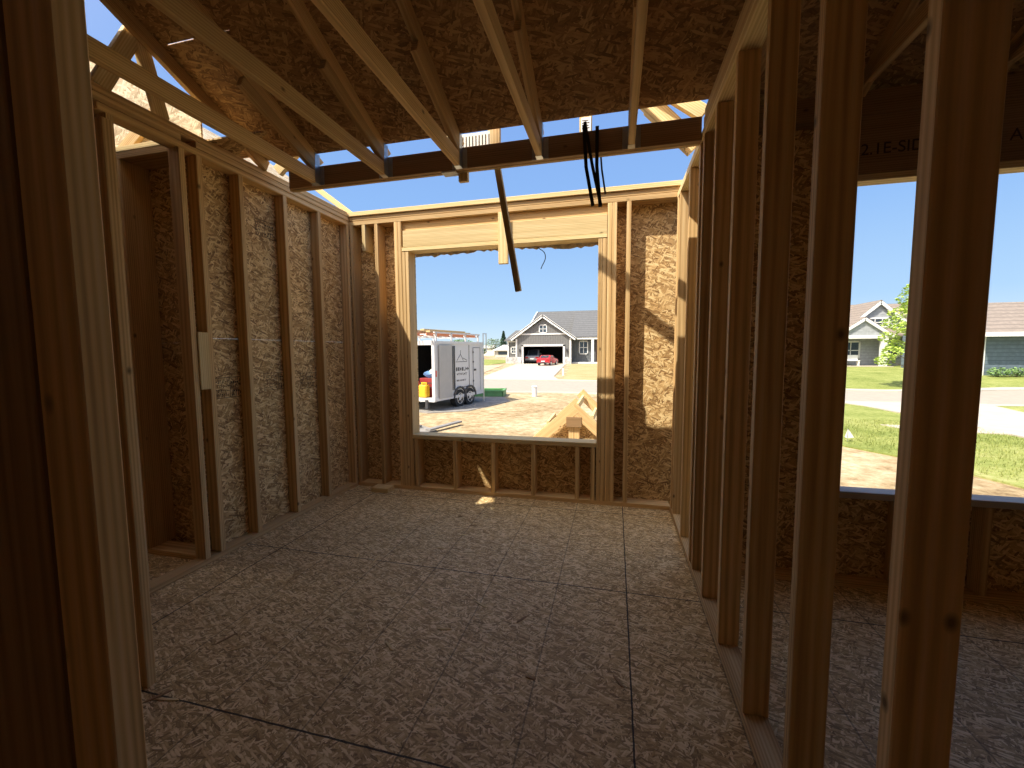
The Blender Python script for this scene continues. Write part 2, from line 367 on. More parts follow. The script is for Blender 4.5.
for a in ((-.50, vv(2.56), .62, .13, [.08, .16, .42, .56, .72, .88], 21), (-1.18, vv(2.60), .33, .11, [.3, .7], 22), (-1.72, vv(2.52), .30, .15, [.3, .6], 23), (-.18, vv(1.5), .5, .13, [.2, .5, .8], 24), (-2.5, vv(2.64), .3, .14, [.5], 25)):
    stamp(o, *a[:4], a[4], a[5])
top = sheet('ceiling_rear', (0, -1.2, rz(-1.2)), (1, 0, 0), (0, -1, -SL), [(-5.6, 0, 4.6, 2.9)], .012, OSB_R); struct(top)

# ================================================================== FRAMING
# ---- left wall
lum('bottom_plate', (XL - DP, 1.70, 0), (XL, D, S2), PINE, 'long bottom plate on the floor under the left wall studs', 'wall plate')
lum('top_plate', (XL - DP, 1.70, LAY[0][0]), (XL, D, LAY[0][1]), PINE, 'lowest of the three top plates along the left wall', 'wall plate')
lum('top_plate', (XL - DP, 1.2, LAY[1][0]), (XL, 2.14, LAY[1][1]), PINE, 'near half of the left wall middle top plate, before the gap', 'wall plate')
lum('top_plate', (XL - DP, 2.235, LAY[1][0]), (XL, D, LAY[1][1]), PINE, 'far half of the left wall middle top plate, beyond the gap', 'wall plate')
lum('top_plate', (XL - DP, 1.2, LAY[2][0]), (XL, D - .02, LAY[2][1]), PINE, 'uppermost of the three top plates along the left wall', 'wall plate')
def stud(x0, x1, ya, yb, label, mat=None, z0=S2, z1=HS, cat='stud', grp=None, name='wall_stud'):
    return lum(name, (x0, ya, z0), (x1, yb, z1), mat or PINE, label, cat, grp)
stud(XL - DP, XL, 1.735, 1.773, 'left wall stud at the near end of the open bay beside the big dark post', z0=S2)
for y, l in ((2.118, 'left wall stud carrying the nailed scrap block, nearer of the pair'), (2.232, 'left wall stud just behind the nailed scrap block, farther of the pair'),
             (2.543, 'first single stud on the left wall beyond the nailed scrap block'), (2.962, 'second single stud on the left wall beyond the nailed scrap block'),
             (3.371, 'third single stud on the left wall, one before the far corner')):
    stud(XL - DP, XL, y, y + S2, l)
stud(XL - DP, XL, 3.792, 3.830, 'left wall stud standing right at the far left corner')
sb = lum('scrap_block', (XL - .006, 2.157, 1.185), (XL + .010, 2.231, 1.565), PINE_B, 'pale scrap board nailed between the two left wall studs', 'board')
NAIL = plain('rusty_nail_head', (.1, .06, .04), .5, .5); b_in = sb.matrix_local.inverted()
for z in (1.28, 1.375, 1.47): MB().cyl(b_in @ Vector((XL + .009, 2.195, z)), b_in @ Vector((XL + .0118, 2.195, z)), .005, 8).build('nail', NAIL, sb)

# ---- recess behind the open bay
lum('bottom_plate', (-5.1, RY, 0), (XL - DP - .002, RY + .14, S2), PINE, 'short bottom plate on the floor at the back of the left recess', 'wall plate')
lum('top_plate', (-5.1, RY, 2.712), (XL - DP - .002, RY + .184, 2.752), PINE, 'lower top plate over the recess seen through the open bay', 'wall plate')
lum('top_plate', (-5.1, RY, 2.755), (XL - DP - .002, RY + .184, 2.79), PINE_B, 'upper top plate over the recess seen through the open bay', 'wall plate')
stud(-3.238, -3.200, RY, RY + .184, 'deep stud inside the recess seen through the open left bay')
stud(-3.66, -3.622, RY, RY + .184, 'recess stud mostly hidden behind the big dark post')

# ---- near opening on the left: a short jamb wall and the big built-up post
stud(-2.007, -1.918, 1.238, 1.276, 'thin door jamb stud standing on the floor right of the big dark post', z0=0, z1=2.335)
lum('bottom_plate', (-3.0, 1.238, 0), (-2.01, 1.33, S2), PINE, 'floor plate running left from the door jamb stud', 'wall plate')
stud(-.816, -.727, .42, .462, 'big dark near post, its lit right-hand ply', z0=0, z1=2.712, name='corner_post', cat='post')
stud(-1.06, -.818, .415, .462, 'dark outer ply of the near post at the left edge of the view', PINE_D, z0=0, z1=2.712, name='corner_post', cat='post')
lum('top_plate', (-3.2, .40, 2.713), (-.727, .49, 2.75), PINE, 'top plate over the big near post', 'wall plate')

# ---- far wall
lum('bottom_plate', (XL + .001, D, 0), (XR, D + DF, S2), PINE, 'bottom plate on the floor along the far wall under the window', 'wall plate')
lum('top_plate', (XL + .001, D, LAY[0][0]), (XR + DP, D + DF, LAY[0][1]), PINE, 'lowest top plate over the far wall window', 'wall plate')
lum('top_plate', (XL + .001, D + .004, LAY[1][0]), (XR + .05, D + DF, LAY[1][1]), PINE, 'middle top plate over the far wall window', 'wall plate')
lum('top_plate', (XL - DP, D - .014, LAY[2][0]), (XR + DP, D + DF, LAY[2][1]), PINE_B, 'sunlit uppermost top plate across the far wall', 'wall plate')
def fstud(x, l, z0=S2, z1=HS, w=S2, mat=None, dy=0): return stud(x, x + w, D + dy, D + DF, l, mat, z0, z1)
fstud(-2.656, 'far wall stud tight in the left corner')
fstud(-2.370, 'single far wall stud left of the window, above the pale offcut')
lum('hanging_block', (-2.512, D, 2.45), (-2.474, D + DF, HS), PINE_B, 'short block hanging from the far top plate left of the window', 'block')
fstud(-2.152, 'outer king stud left of the far window'); fstud(-2.112, 'inner king stud left of the far window')
fstud(-2.072, 'outer jack stud left of the far window', z1=2.418, w=.036); fstud(-2.035, 'inner jack stud left of the far window beside the opening', z1=2.418, w=.036)
fstud(-.155, 'inner jack stud right of the far window beside the opening', z1=2.418, w=.036); fstud(-.117, 'outer jack stud right of the far window', z1=2.418, w=.038)
fstud(-.076, 'inner king stud right of the far window'); fstud(-.036, 'outer king stud right of the far window', w=.04)
fstud(.085, 'lone far wall stud between the window and the sunlit strand board')
lum('header', (-2.072, D + .036, 2.617), (-.078, D + DF, HS - .001), PINE, 'recessed upper header board in shade over the far window', 'header')
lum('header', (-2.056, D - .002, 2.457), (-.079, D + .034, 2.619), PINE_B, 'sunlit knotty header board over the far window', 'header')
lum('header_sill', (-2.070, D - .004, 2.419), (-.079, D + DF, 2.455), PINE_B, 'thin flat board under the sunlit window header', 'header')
lum('window_sill', (WX0 - .01, D - .002, .536), (WX1 + .005, D + .165, .578), PINE_B, 'rough sill board along the bottom of the far window', 'sill')
for x, l in ((-1.985, 'leftmost short cripple stud under the far window'), (-1.566, 'second short cripple from the left under the far window'), (-1.168, 'third short cripple from the left under the far window'),
             (-.767, 'fourth short cripple from the left under the far window'), (-.348, 'fifth short cripple from the left under the far window'), (-.205, 'rightmost short cripple stud under the far window')):
    fstud(x, l, z1=.534)
lum('cleat', (-1.062, D - .045, 2.235), (-.972, D - .007, 2.70), PINE_B, 'short upright cleat nailed over the window header beside the hanging board', 'board')
m = MB(); pts = [(WX0, 2.425)]
x = WX0; r_ = random.Random(5)
while x < WX1: pts.append((x, 2.398 + r_.uniform(-.012, .012) + .012 * math.sin(x * 4))); x += .035
pts += [(WX1, 2.385), (WX1, 2.425)]
m.prism([(p[0], D + DF + .013, p[1]) for p in pts], (0, .003, 0))
tag(m.build('house_wrap', WRAP), 'torn grey house wrap fringe hanging at the top of the far window', 'house wrap')
cu = bpy.data.curves.new('loose_wire', 'CURVE'); cu.dimensions = '3D'; cu.bevel_depth = .004; sp = cu.splines.new('BEZIER'); sp.bezier_points.add(2)
for bp_, p_ in zip(sp.bezier_points, ((-.72, D + .10, 2.40), (-.65, D + .12, 2.33), (-.69, D + .12, 2.20))): bp_.co = p_; bp_.handle_left_type = bp_.handle_right_type = 'AUTO'
cu.materials.append(BLACK); wc = bpy.data.objects.new('wire_curve', cu); COL.objects.link(wc)
wme = bpy.data.meshes.new_from_object(wc.evaluated_get(bpy.context.evaluated_depsgraph_get())); bpy.data.objects.remove(wc)
wo = bpy.data.objects.new('loose_wire', wme); COL.objects.link(wo); tag(wo, 'thin dark curl of wire hanging at the top of the far window', 'wire')
lum('lumber_offcut', (-2.40, D - .16, .0), (-2.21, D - .03, .045), PINE_B, 'pale offcut lying on the floor against the far wall left of the window', 'offcut')

# ---- partition on the right
lum('bottom_plate', (XR, -.6, 0), (XR + DP, D, S2), PINE, 'long bottom plate under the right-hand partition studs', 'wall plate')
lum('top_plate', (XR, -.6, LAY[0][0] - .02), (XR + DP, D, LAY[0][1] - .01), PINE_B, 'lowest top plate of the right partition, running to the far wall', 'wall plate')
lum('top_plate', (XR, -.6, LAY[1][0] - .012), (XR + DP, 2.775, LAY[1][1]), PINE, 'middle top plate of the right partition, stopping at the beam', 'wall plate')
lum('top_plate', (XR + .002, -.6, LAY[2][0]), (XR + DP, 2.76, LAY[2][1]), PINE, 'uppermost top plate of the right partition, stopping at the beam', 'wall plate')
pl = ['nearest and widest-looking stud of the right partition', 'second nearest stud of the right partition', 'third nearest stud of the right partition',
      'fourth nearest stud of the right partition', 'fifth nearest stud of the right partition', 'right partition stud just before the paired studs',
      'farther of the paired studs in the right partition', 'right partition stud between the paired studs and the corner', 'right partition stud one before the far corner', 'right partition stud in the far corner beside the sunlit panel']
for y, l in zip((.838, 1.245, 1.651, 2.045, 2.425, 2.73, 2.842, 3.21, 3.66, 3.775), pl): stud(XR, XR + DP, y, y + S2, l, z1=HS - .022)

# ---- right room
lum('bottom_plate', (XR + DP + .002, R2, 0), (4.29, R2 + DP, S2), PINE, 'bottom plate along the far wall of the right room', 'wall plate')
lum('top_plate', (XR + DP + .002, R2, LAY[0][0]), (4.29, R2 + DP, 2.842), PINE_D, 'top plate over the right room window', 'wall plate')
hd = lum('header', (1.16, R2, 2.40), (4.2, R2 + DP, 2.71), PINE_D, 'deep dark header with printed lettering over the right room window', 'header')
def text_on(parent, s, x, z, size, y):
    c = bpy.data.curves.new('t', 'FONT'); c.body = s; c.size = size; c.extrude = .0004; t_ = bpy.data.objects.new('t', c); COL.objects.link(t_)
    dg = bpy.context.evaluated_depsgraph_get(); me = bpy.data.meshes.new_from_object(t_.evaluated_get(dg)); bpy.data.objects.remove(t_)
    o = bpy.data.objects.new('printed_lettering', me); COL.objects.link(o); me.materials.clear(); me.materials.append(INK)
    o.parent = parent; o.matrix_local = parent.matrix_local.inverted() @ (Matrix.Translation((x, y, z)) @ Matrix.Rotation(R(90), 4, 'X'))
    return o
INK.node_tree.nodes['Principled BSDF'].inputs['Roughness'].default_value = .9
text_on(hd, '2.1E-SIDE', 1.31, 2.50, .085, R2 - .0008); text_on(hd, 'APA', 1.97, 2.50, .085, R2 - .0008)
lum('header_trim', (RX0 - .05, R2 - .001, 2.362), (4.2, R2 + DP, 2.398), PINE_B, 'thin board under the dark header of the right room window', 'header')
lum('window_sill', (RX0 - .03, R2 - .004, .548), (4.2, R2 + .105, .588), plain('grey_weathered_sill', (.48, .44, .40), .7), 'greyish sill board of the right room window', 'sill')
stud(1.155, 1.193, R2, R2 + DP, 'king stud at the left of the right room window', z1=2.40); stud(1.197, 1.233, R2, R2 + DP, 'jack stud at the left of the right room window opening', z1=2.36)
for x, l in ((1.60, 'cripple stud under the right room window, hidden behind the near partition stud'), (2.005, 'cripple stud under the right room window at the right edge of the view'), (2.41, 'outermost cripple stud under the right room window')):
    stud(x, x + S2, R2, R2 + DP, l, z1=.547)
stud(.86, .898, R2, R2 + DP, 'right room far wall stud beside the partition')

# ================================================================== ROOF TRUSSES
def truss(x, bot, label, heel_y=2.818, right=False, y_end=-.9, web=True):
    e = empty('roof_truss', (x, heel_y, bot), label, 'roof truss', 'roof trusses over the room' if not right else 'roof trusses over the right room'); off = (x, heel_y, bot)
    b = .038
    timber('bottom_chord', (x, heel_y, bot + .0445), (x, y_end, bot + .0445), b, .089, (0, 0, 1), PINE, parent=e, off=off)
    y1 = -1.1; c = .0445 * NS + .012
    hy = heel_y - .003
    timber('top_chord', (x, hy, rz(hy) - c), (x, y1, rz(y1) - c), b, .089, (0, 0, 1), PINE, parent=e, cut0=-.04, off=off)
    # wedge piece under the heel of the top chord
    if not right:
        ya, yb = hy - .015, 2.16
        timber('heel_wedge', (x + .001, ya, rz(ya) - c - .055), (x + .001, yb, rz(yb) - c - .092), b, .07, (0, 0, 1), PINE, parent=e, off=off)
    if web:
        timber('web', (x, .95, bot + .07), (x, .35, rz(.35) - .11), b, .089, (0, -1, .5), PINE, parent=e, off=off)
        timber('web', (x, -.4, bot + .07), (x, .2, rz(.2) - .11), b, .089, (0, 1, .5), PINE, parent=e, off=off)
    return e
names = ['roof truss nearest the left wall, its hanger at the beam end', 'second roof truss from the left wall', 'third roof truss from the left wall', 'fourth roof truss from the left wall, meeting the beam above the window', 'roof truss nearest the right partition, seen almost end on']
XC = (-2.205, -1.632, -1.062, -.497, .083)
for x, l in zip(XC, names): truss(x, 2.69, l)
for x, l in zip((.70, 1.30, 1.90, 2.50, 3.10), ('right room truss nearest the partition', 'second right room truss, seen above the header between two studs', 'third right room truss, right of the nearest stud', 'fourth right room truss near the right edge', 'outermost right room truss')):
    truss(x, 2.845, l, 2.95, True)
# hangers
def hanger(x, l):
    e = empty('joist_hanger', (x, 2.818, 2.69), l, 'joist hanger', 'joist hangers on the beam')
    for sgn in (-1, 1):
        m = MB(); s = sgn * .0205
        m.box((s, -.055, 0), (s + sgn * .0012, 0, .13))
        for k in range(5): m.box((s, -.050 + k * .0105, .13), (s + sgn * .0012, -.044 + k * .0105, .21))
        m.box((s, -.055, .205), (s + sgn * .0012, 0, .22))
        m.box((s, -.0015, .0), (s + sgn * .035, -.0003, .13))
        m.build('side_strap', STEEL, e)
    m = MB(); m.box((-.0217, -.055, -.0015), (.0217, 0, -.0003)); m.build('seat', STEEL, e)
for x, n in zip(XC, ('nearest the left wall', 'second from the left wall', 'third from the left wall', 'above the middle of the window', 'nearest the right partition')): hanger(x, 'metal hanger joining the truss to the beam, ' + n)

# beam: bottom chord of the girder truss
gt = empty('girder_truss', (-1.05, 2.84, 2.69), 'dark girder truss crossing the room as a beam in front of the sky gap', 'girder truss'); go_ = (-1.05, 2.84, 2.69)
lum('bottom_chord', (-2.47, 2.820, 2.692), (XR - .001, 2.858, 2.832), PINE_D, parent=gt, off=go_)
lum('bottom_chord', (-2.50, 2.860, 2.692), (XR - .001, 2.896, 2.832), PINE, parent=gt, off=go_)
for xa, xb, mt in ((-.855, -.785, PINE), (-.245, -.165, PINE_B)):
    ztop = 3.03
    lum('upright', (xa, 2.862, 2.834), (xb, 2.896, ztop), mt, parent=gt, off=go_)
pk = (-1.08, 2.88, 4.08)
timber('top_chord', (-2.62, 2.88, 2.86), pk, .038, .089, (0, 0, 1), PINE_B, parent=gt, off=go_)
timber('top_chord', (XR + .02, 2.88, 2.87), pk, .038, .089, (0, 0, 1), PINE_B, parent=gt, off=go_)
timber('diagonal_web', (-1.14, 2.88, 2.87), (-1.85, 2.88, 3.50), .038, .089, (0, 0, 1), PINE_B, parent=gt, off=go_)
pl_ = sheet('truss_plate', (-1.10 + 1.05, .032 + .03, .15), (1, 0, 0), (0, 0, 1), [(0, 0, .25, .12)], -.02, plain('pale_printed_strand_board', (.72, .70, .62), .7, 0, .05), gt)
m = MB()
for k in range(9): m.box((.03 + k * .024, .02, .0004), (.038 + k * .024, .10, .0009))
m.build('printed_marks', INK, pl_)
pt = sheet('paper_tag', (-.235 + 1.05, .0205, .148), (1, 0, 0), (0, 0, 1), [(0, 0, .065, .1)], .0008, plain('white_paper', (.85, .85, .82), .7, 0, .02), gt)
m = MB()
for k in range(4): m.box((.008, .03 + k * .016, .0009), (.055 - .006 * (k % 2), .036 + k * .016, .0013))
m.build('printed_marks', INK, pt)
# a scrap under the beam at the third truss
lum('scrap_block', (-1.105, 2.90, 2.64), (-1.035, 2.935, 2.83), PINE_B, 'small block hanging just below the beam at the third truss', 'block')
lum('shim', (-1.205, 2.822, 2.679), (-1.10, 2.90, 2.6905), WHITE, 'thin pale shim under the beam beside the third truss', 'shim')

# hanging board and black straps
timber('hanging_board', (-.868, 2.925, 3.00), (-.690, 3.00, 1.862), .042, .042, (1, 0, 0), PINE_B, 'long board dangling from the beam in front of the far window', 'board')
def strap(pts, l, wd=.012, mat=None):
    m = MB()
    for a, b in zip(pts, pts[1:]): m.bar(a, b, wd, .006, (0, 1, 0))
    return tag(m.build('hanging_strap', mat or BLACK), l, 'strap', 'black straps hanging from the beam')
strap([(-.212, 2.812, 2.87), (-.195, 2.80, 2.60), (-.150, 2.80, 2.355)], 'leftmost black strap hanging from the beam', .022)
strap([(-.205, 2.800, 2.88), (-.155, 2.79, 2.60), (-.098, 2.79, 2.345)], 'second black strap, crossing to meet its neighbour', .02)
strap([(-.128, 2.812, 2.85), (-.128, 2.80, 2.60), (-.104, 2.80, 2.345)], 'third black strap, hanging nearly plumb from the beam', .022)
strap([(-.118, 2.905, 2.84), (-.10, 2.91, 2.62), (-.075, 2.91, 2.46)], 'thin grey strap at the right of the black ones', .012, plain('grey_strapping', (.12, .13, .14), .6))

# ---- gable-end truss over the left wall (the rake)
gl = empty('gable_truss', (-2.65, 2.8, 2.842), 'open gable truss standing on the left wall against the sky', 'roof truss'); off = (-2.65, 2.8, 2.842)
c = .0445 * NS
timber('top_chord', (-2.652, 2.80, rz(2.80) - c-.004), (-2.652, -1.1, rz(-1.1) - c-.004), .038, .089, (0, 0, 1), PINE, parent=gl, off=off)
timber('web', (-2.70, 1.74, 2.85), (-2.70, 1.96, 3.31), .038, .089, (0, -1, .3), PINE_B, parent=gl, off=off)
timber('web', (-2.70, 2.06, 2.85), (-2.70, 1.97, 3.22), .038, .08, (0, -1, 0), PINE_B, parent=gl, off=off)
timber('web', (-2.70, 2.55, 2.86), (-2.70, 2.72, 2.95), .038, .07, (0, -1, .3), PINE, parent=gl, off=off)
sheet('sun_block_gusset', (-2.675, 2.33, 2.845), (0, 1, 0), (0, 0, 1), [(-.13, 0, .46, 0, .46, .03, -.13, .27)], .010, OSB_W, gl).matrix_local.translation = Vector((-.025, -.47, .003))  # panel added under the rake to stop a stray sun patch
# brace running from the beam to the far left corner
timber('fly_rafter', (-3.32, 4.05, 3.31), (-2.66, 4.05, 2.82), .038, .055, (0, 0, 1), PINE_B, 'sloping rafter end outside the far left corner, seen under the beam', 'rafter')
timber('metal_strap', (-2.53, 2.90, 2.86), (-2.53, 2.90, 2.93), .004, .05, (1, 0, 0), STEEL, 'small steel strap standing at the left end of the beam', 'steel strap')
# boards stacked beyond the beam's right end
for k in range(4):
    timber('stacked_rafter', (.40 + k * .035, 2.93 + k * .09, 2.80), (.10 + k * .035, 2.93 + k * .09, 3.12), .038, .089, (0, 0, 1), PINE_B,
           ('foremost', 'second', 'third', 'rearmost')[k] + ' of the sunlit rafters leaning beyond the right end of the beam', 'rafter', 'sunlit rafters beyond the beam')
# sheathed gable of the neighbouring wing, seen over the left wall
gw = empty('wing_gable', (-3.6, 2.36, 2.80), 'sunlit strand board gable of the next wing, seen above the left wall', 'gable wall')
OSB_G = osb_mat('pale_strand_board', (.40, .28, .15), (.66, .52, .32), (.82, .70, .48), 1.0)
sheet('sheathing', (0, .0, 0), (1, 0, 0), (0, 0, 1), [(-1.5, 0, .86, 0, .86, .24, .52, .38, .17, .63, -.05, .78, -1.5, 1.8)], .012, OSB_G, gw)
timber('brace', (.1, -.02, .02), (.55, -.02, .33), .038, .089, (0, 0, 1), PINE, parent=gw)
timber('ledger', (-1.4, -.03, .0), (.8, -.03, .0), .038, .06, (0, 0, 1), PINE_B, parent=gw)
wr = empty('wing_roof', (-2.80, 3.2, 2.86), 'sunlit roof boards sloping up beyond the left wall', 'roof')
sheet('sheathing', (0, 0, 0), (0, 1, 0), (-1, 0, .8), [(-.75, 0, .40, .62)], .012, OSB_G, wr)

# ================================================================== FLOOR LITTER
for k in range(26):
    x, y = rnd.uniform(-2.2, .35), rnd.uniform(.9, 3.6); a = rnd.uniform(0, math.pi); l_ = rnd.uniform(.02, .055)
    m = MB(); m.prism([(-l_, -.004, 0), (0, -.007, 0), (l_, -.002, 0), (l_ * .8, .005, 0), (-l_ * .7, .006, 0)], (0, 0, .003))
    o = m.build('wood_chip', PINE_B if k % 3 else PINE_D, loc=(x, y, .0006)); o.rotation_euler = (0, 0, a)
    tag(o, 'small splinter of wood lying loose on the subfloor', 'wood chip', 'wood chips scattered on the floor')

# ================================================================== OUTSIDE
def gz(x, y):
    a = min(1, max(0, x / 9)); s = .0145 * (1 - a) + .0145 * a
    base = -.52 + .0145 * (1 - a) * max(0, min(y, 85) - 27)
    rr = 0 if y < 24 else (.053 * min(y - 24, 7) + .02 * max(0, min(y, 50) - 31))
    return base + a * rr
def sstep(v): v = max(0, min(1, v)); return v * v * (3 - 2 * v)
DIRT = ground_mat('straw_coloured_dirt', [(.17, .11, .055), (.33, .24, .13), (.46, .36, .22), (.62, .52, .36)], (.5, 4, 22), 1.0)
GRASS = ground_mat('mown_grass', [(.10, .13, .03), (.19, .225, .055), (.29, .31, .095), (.40, .38, .17)], (.6, 8, 60), .6)
DRY = ground_mat('dry_lawn', [(.24, .22, .09), (.37, .31, .15), (.50, .40, .24)], (.6, 5, 30), .5, (1, 2.5, 1))
CONC = plain('pale_concrete', (.47, .415, .33), .9, 0, .06, 3)
ROAD = plain('grey_road_surface', (.35, .305, .245), .9, 0, .08, 5)
GREY_GROUND = ground_mat('grey_ground', [(.16, .15, .14), (.28, .26, .23), (.40, .36, .31)], (3, 20, 90), .8)
me = bpy.data.meshes.new('ground'); NX, NY = 80, 90
xs = [-60 + 110 * i / NX for i in range(NX + 1)]; ys = [3.9 + 96 * (j / NY) ** 1.6 - .0 for j in range(NY + 1)]
vsx = [(x, y, gz(x, y)) for y in ys for x in xs]
me.from_pydata(vsx, [], [(j * (NX + 1) + i, j * (NX + 1) + i + 1, (j + 1) * (NX + 1) + i + 1, (j + 1) * (NX + 1) + i) for j in range(NY) for i in range(NX)])
me.materials.append(DIRT); go = bpy.data.objects.new('ground', me); COL.objects.link(go); struct(go)
m = MB(); m.box((-60, -40, -.60), (50, 3.9, -.54)); struct(m.build('ground_near_house', DIRT))

def patch(name, pts, mat, lift, thick=.0, kind='structure', label=None, cat=None):
    """flat-lying patch that follows the ground, cut into small cells so it can bend with it"""
    bm = bmesh.new(); vs_ = [bm.verts.new((p[0], p[1], 0)) for p in pts]; bm.faces.new(vs_)
    x0, x1 = min(p[0] for p in pts), max(p[0] for p in pts); y0_, y1_ = min(p[1] for p in pts), max(p[1] for p in pts)
    for k in range(1, int((y1_ - y0_) / 1.0) + 1):
        bmesh.ops.bisect_plane(bm, geom=bm.verts[:] + bm.edges[:] + bm.faces[:], plane_co=(0, y0_ + k * 1.0, 0), plane_no=(0, 1, 0))
    for k in range(1, int((x1 - x0) / 1.5) + 1):
        bmesh.ops.bisect_plane(bm, geom=bm.verts[:] + bm.edges[:] + bm.faces[:], plane_co=(x0 + k * 1.5, 0, 0), plane_no=(1, 0, 0))
    for v in bm.verts: v.co.z = gz(v.co.x, v.co.y) + lift
    if thick:
        r_ = bmesh.ops.extrude_face_region(bm, geom=bm.faces[:])
        for v in [g_ for g_ in r_['geom'] if isinstance(g_, bmesh.types.BMVert)]: v.co.z -= thick
    bmesh.ops.recalc_face_normals(bm, faces=bm.faces)
    me = bpy.data.meshes.new(name); bm.to_mesh(me); bm.free(); me.materials.append(mat); o = bpy.data.objects.new(name, me); COL.objects.link(o); o['kind'] = kind
    if label: o['label'] = label; o['category'] = cat
    return o
near = [(-50, 18.6), (-6, 18.8), (-2.5, 19.3), (2, 18.6), (8, 17.7), (12.3, 17.6), (30, 18.4)]
far = [(30, 25.0), (17.9, 23.7), (12.2, 21.8), (8, 22.6), (3, 25), (-3.4, 26.3), (-50, 26.3)]
patch('road', near + far, ROAD, .03, .03)
patch('kerb_near', [(x, y) for x, y in near] + [(x, y - .45) for x, y in near[::-1]], CONC, .032, .04)
patch('kerb_far', [(x, y) for x, y in far] + [(x, y + .9) for x, y in far[::-1]], CONC, .06, .07)
patch('grass_near', [(3.9, 18.0), (2.2, 13.5), (2.9, 11.0), (4.45, 9.5), (5.0, 8.7), (5.6, 6.9), (8.6, 6.2), (8.45, 12), (8.1, 16.2), (7.5, 17.6)], GRASS, .03, .03, 'stuff', 'green lawn between the house and the road', 'grass')
patch('driveway', [(7.6, 17.6), (8.1, 16.2), (8.3, 14.5), (8.5, 12.2), (8.6, 6.2), (11.6, 6.2), (11.5, 12), (11.72, 15.4), (12.3, 17.5)], CONC, .05, .05)
patch('grass_beyond_driveway', [(11.6, 6.2), (30, 6.2), (30, 17.9), (12.3, 17.1), (11.72, 15.4), (11.5, 12)], GRASS, .03, .03, 'stuff', 'green lawn on the far side of the pale driveway', 'grass')
patch('walkway', [(6.7, 11.65), (8.5, 11.4), (8.5, 12.1), (6.5, 12.25)], CONC, .05, .04)
patch('grass_across_road', [(5, 25.2), (8, 23.6), (12.2, 22.8), (17.9, 24.7), (30, 26.0), (40, 45), (5, 45)], GRASS, .035, .03, 'stuff', 'green lawn across the road in front of the right-hand houses', 'grass')
patch('garage_driveway', [(-9.2, 27.2), (-11.6, 49.5), (-5.6, 49.5), (-4.3, 30), (-3.6, 27.2)], CONC, .05, .04)
patch('dry_grass', [(-3.3, 27.2), (-5.0, 49.6), (5, 49.6), (5, 27.2)], DRY, .035, .03, 'stuff', 'dry brownish lawn right of the garage driveway', 'grass')
patch('grass_far_left', [(-45, 52), (-14.3, 46), (-13, 60), (-45, 80)], GRASS, .05, .03, 'stuff', 'strip of green grass beyond the trailer', 'grass')
patch('bare_earth', [(-24, 33), (-10.6, 32), (-12.6, 47), (-24, 47)], ground_mat('reddish_bare_earth', [(.36, .24, .16), (.52, .38, .26), (.66, .54, .38)], (.4, 3, 20), .5), .03, .02, 'structure')
patch('trailer_shade_patch', [(-9, 13.3), (-5.7, 11.9), (-4.6, 12.6), (-3.9, 15.4), (-4.6, 17.0), (-9, 18.2)], GREY_GROUND, .02, .02)  # grey patch colours in the trailer's shadow zone on the dirt
patch('grey_ground_patch', [(-6.2, 8.5), (-4.35, 8.75), (-4.2, 9.3), (-4.9, 9.9), (-6.5, 10.0)], GREY_GROUND, .02, .02)  # flat grey patch laid on the dirt

# grass blades close to the right window
me = bpy.data.meshes.new('grass_blades'); V, Fc = [], []; r_ = random.Random(11)
for k in range(9000):
    t = r_.random(); x = r_.uniform(4.6, 8.4); y = r_.uniform(6.6, 13)
    if x < 4.6 + max(0, 9.6 - y) * .45 + r_.uniform(-.2, .2): continue
    h = r_.uniform(.03, .07); a = r_.uniform(0, 6.28); dx, dy = math.cos(a) * .006, math.sin(a) * .006; lx, ly = r_.uniform(-.03, .03), r_.uniform(-.03, .03); i = len(V); z = gz(x, y) + .03
    V += [(x - dx, y - dy, z), (x + dx, y + dy, z), (x + lx, y + ly, z + h)]; Fc.append((i, i + 1, i + 2))
me.from_pydata(V, [], Fc); me.materials.append(GRASS); gb = bpy.data.objects.new('grass_blades', me); COL.objects.link(gb); tag(gb, 'short upright grass blades on the lawn outside the right window', 'grass', kind='stuff')

# planks, utility post, crate
timber('plank', (-4.30, 9.0, -.44), (-3.95, 10.2, -.42), .14, .04, (0, 0, 1), plain('grey_plank', (.22, .21, .2), .8), 'dark weathered plank on the dirt outside the window', 'plank')
timber('plank', (-5.2, 8.75, -.46), (-4.75, 9.55, -.45), .10, .04, (0, 0, 1), plain('dark_plank', (.14, .13, .13), .8), 'short dark plank at the lower left corner of the far window', 'plank')
up = empty('utility_post', (-3.3, 17.3, -.52), 'short white utility post in the dirt before the road', 'utility post')
m = MB(); m.cyl((0, 0, 0), (0, 0, .42), .11, 16); m.build('body', WHITE, up); m = MB(); m.cyl((0, 0, .42), (0, 0, .47), .13, 16, .1); m.build('cap', WHITE, up)
bx = empty('green_dumpster', (-5.25, 17.3, -.52), 'low green container beside the trailer front', 'container', rz=R(8))
GREEN = plain('green_paint', (.14, .33, .12), .6, 0, .1)
m = MB(); m.box((-.9, -.55, 0), (.62, -.5, .24)); m.box((-.9, .5, 0), (.62, .55, .24)); m.box((-.9, -.55, 0), (-.85, .55, .24)); m.box((.57, -.55, 0), (.62, .55, .24)); m.box((-.9, -.55, 0), (.62, .55, .03)); m.build('tub', GREEN, bx)
m = MB(); m.box((-.93, -.58, .23), (.65, -.48, .28)); m.box((.55, -.58, .23), (.65, .58, .28)); m.box((-.93, .48, .23), (.65, .58, .28)); m.box((-.93, -.58, .23), (-.83, .58, .28)); m.build('rim', GREEN, bx)
bn = empty('marker_flag', (4.7, 9.9, -.52), 'small white marker flag where grass meets dirt', 'flag')
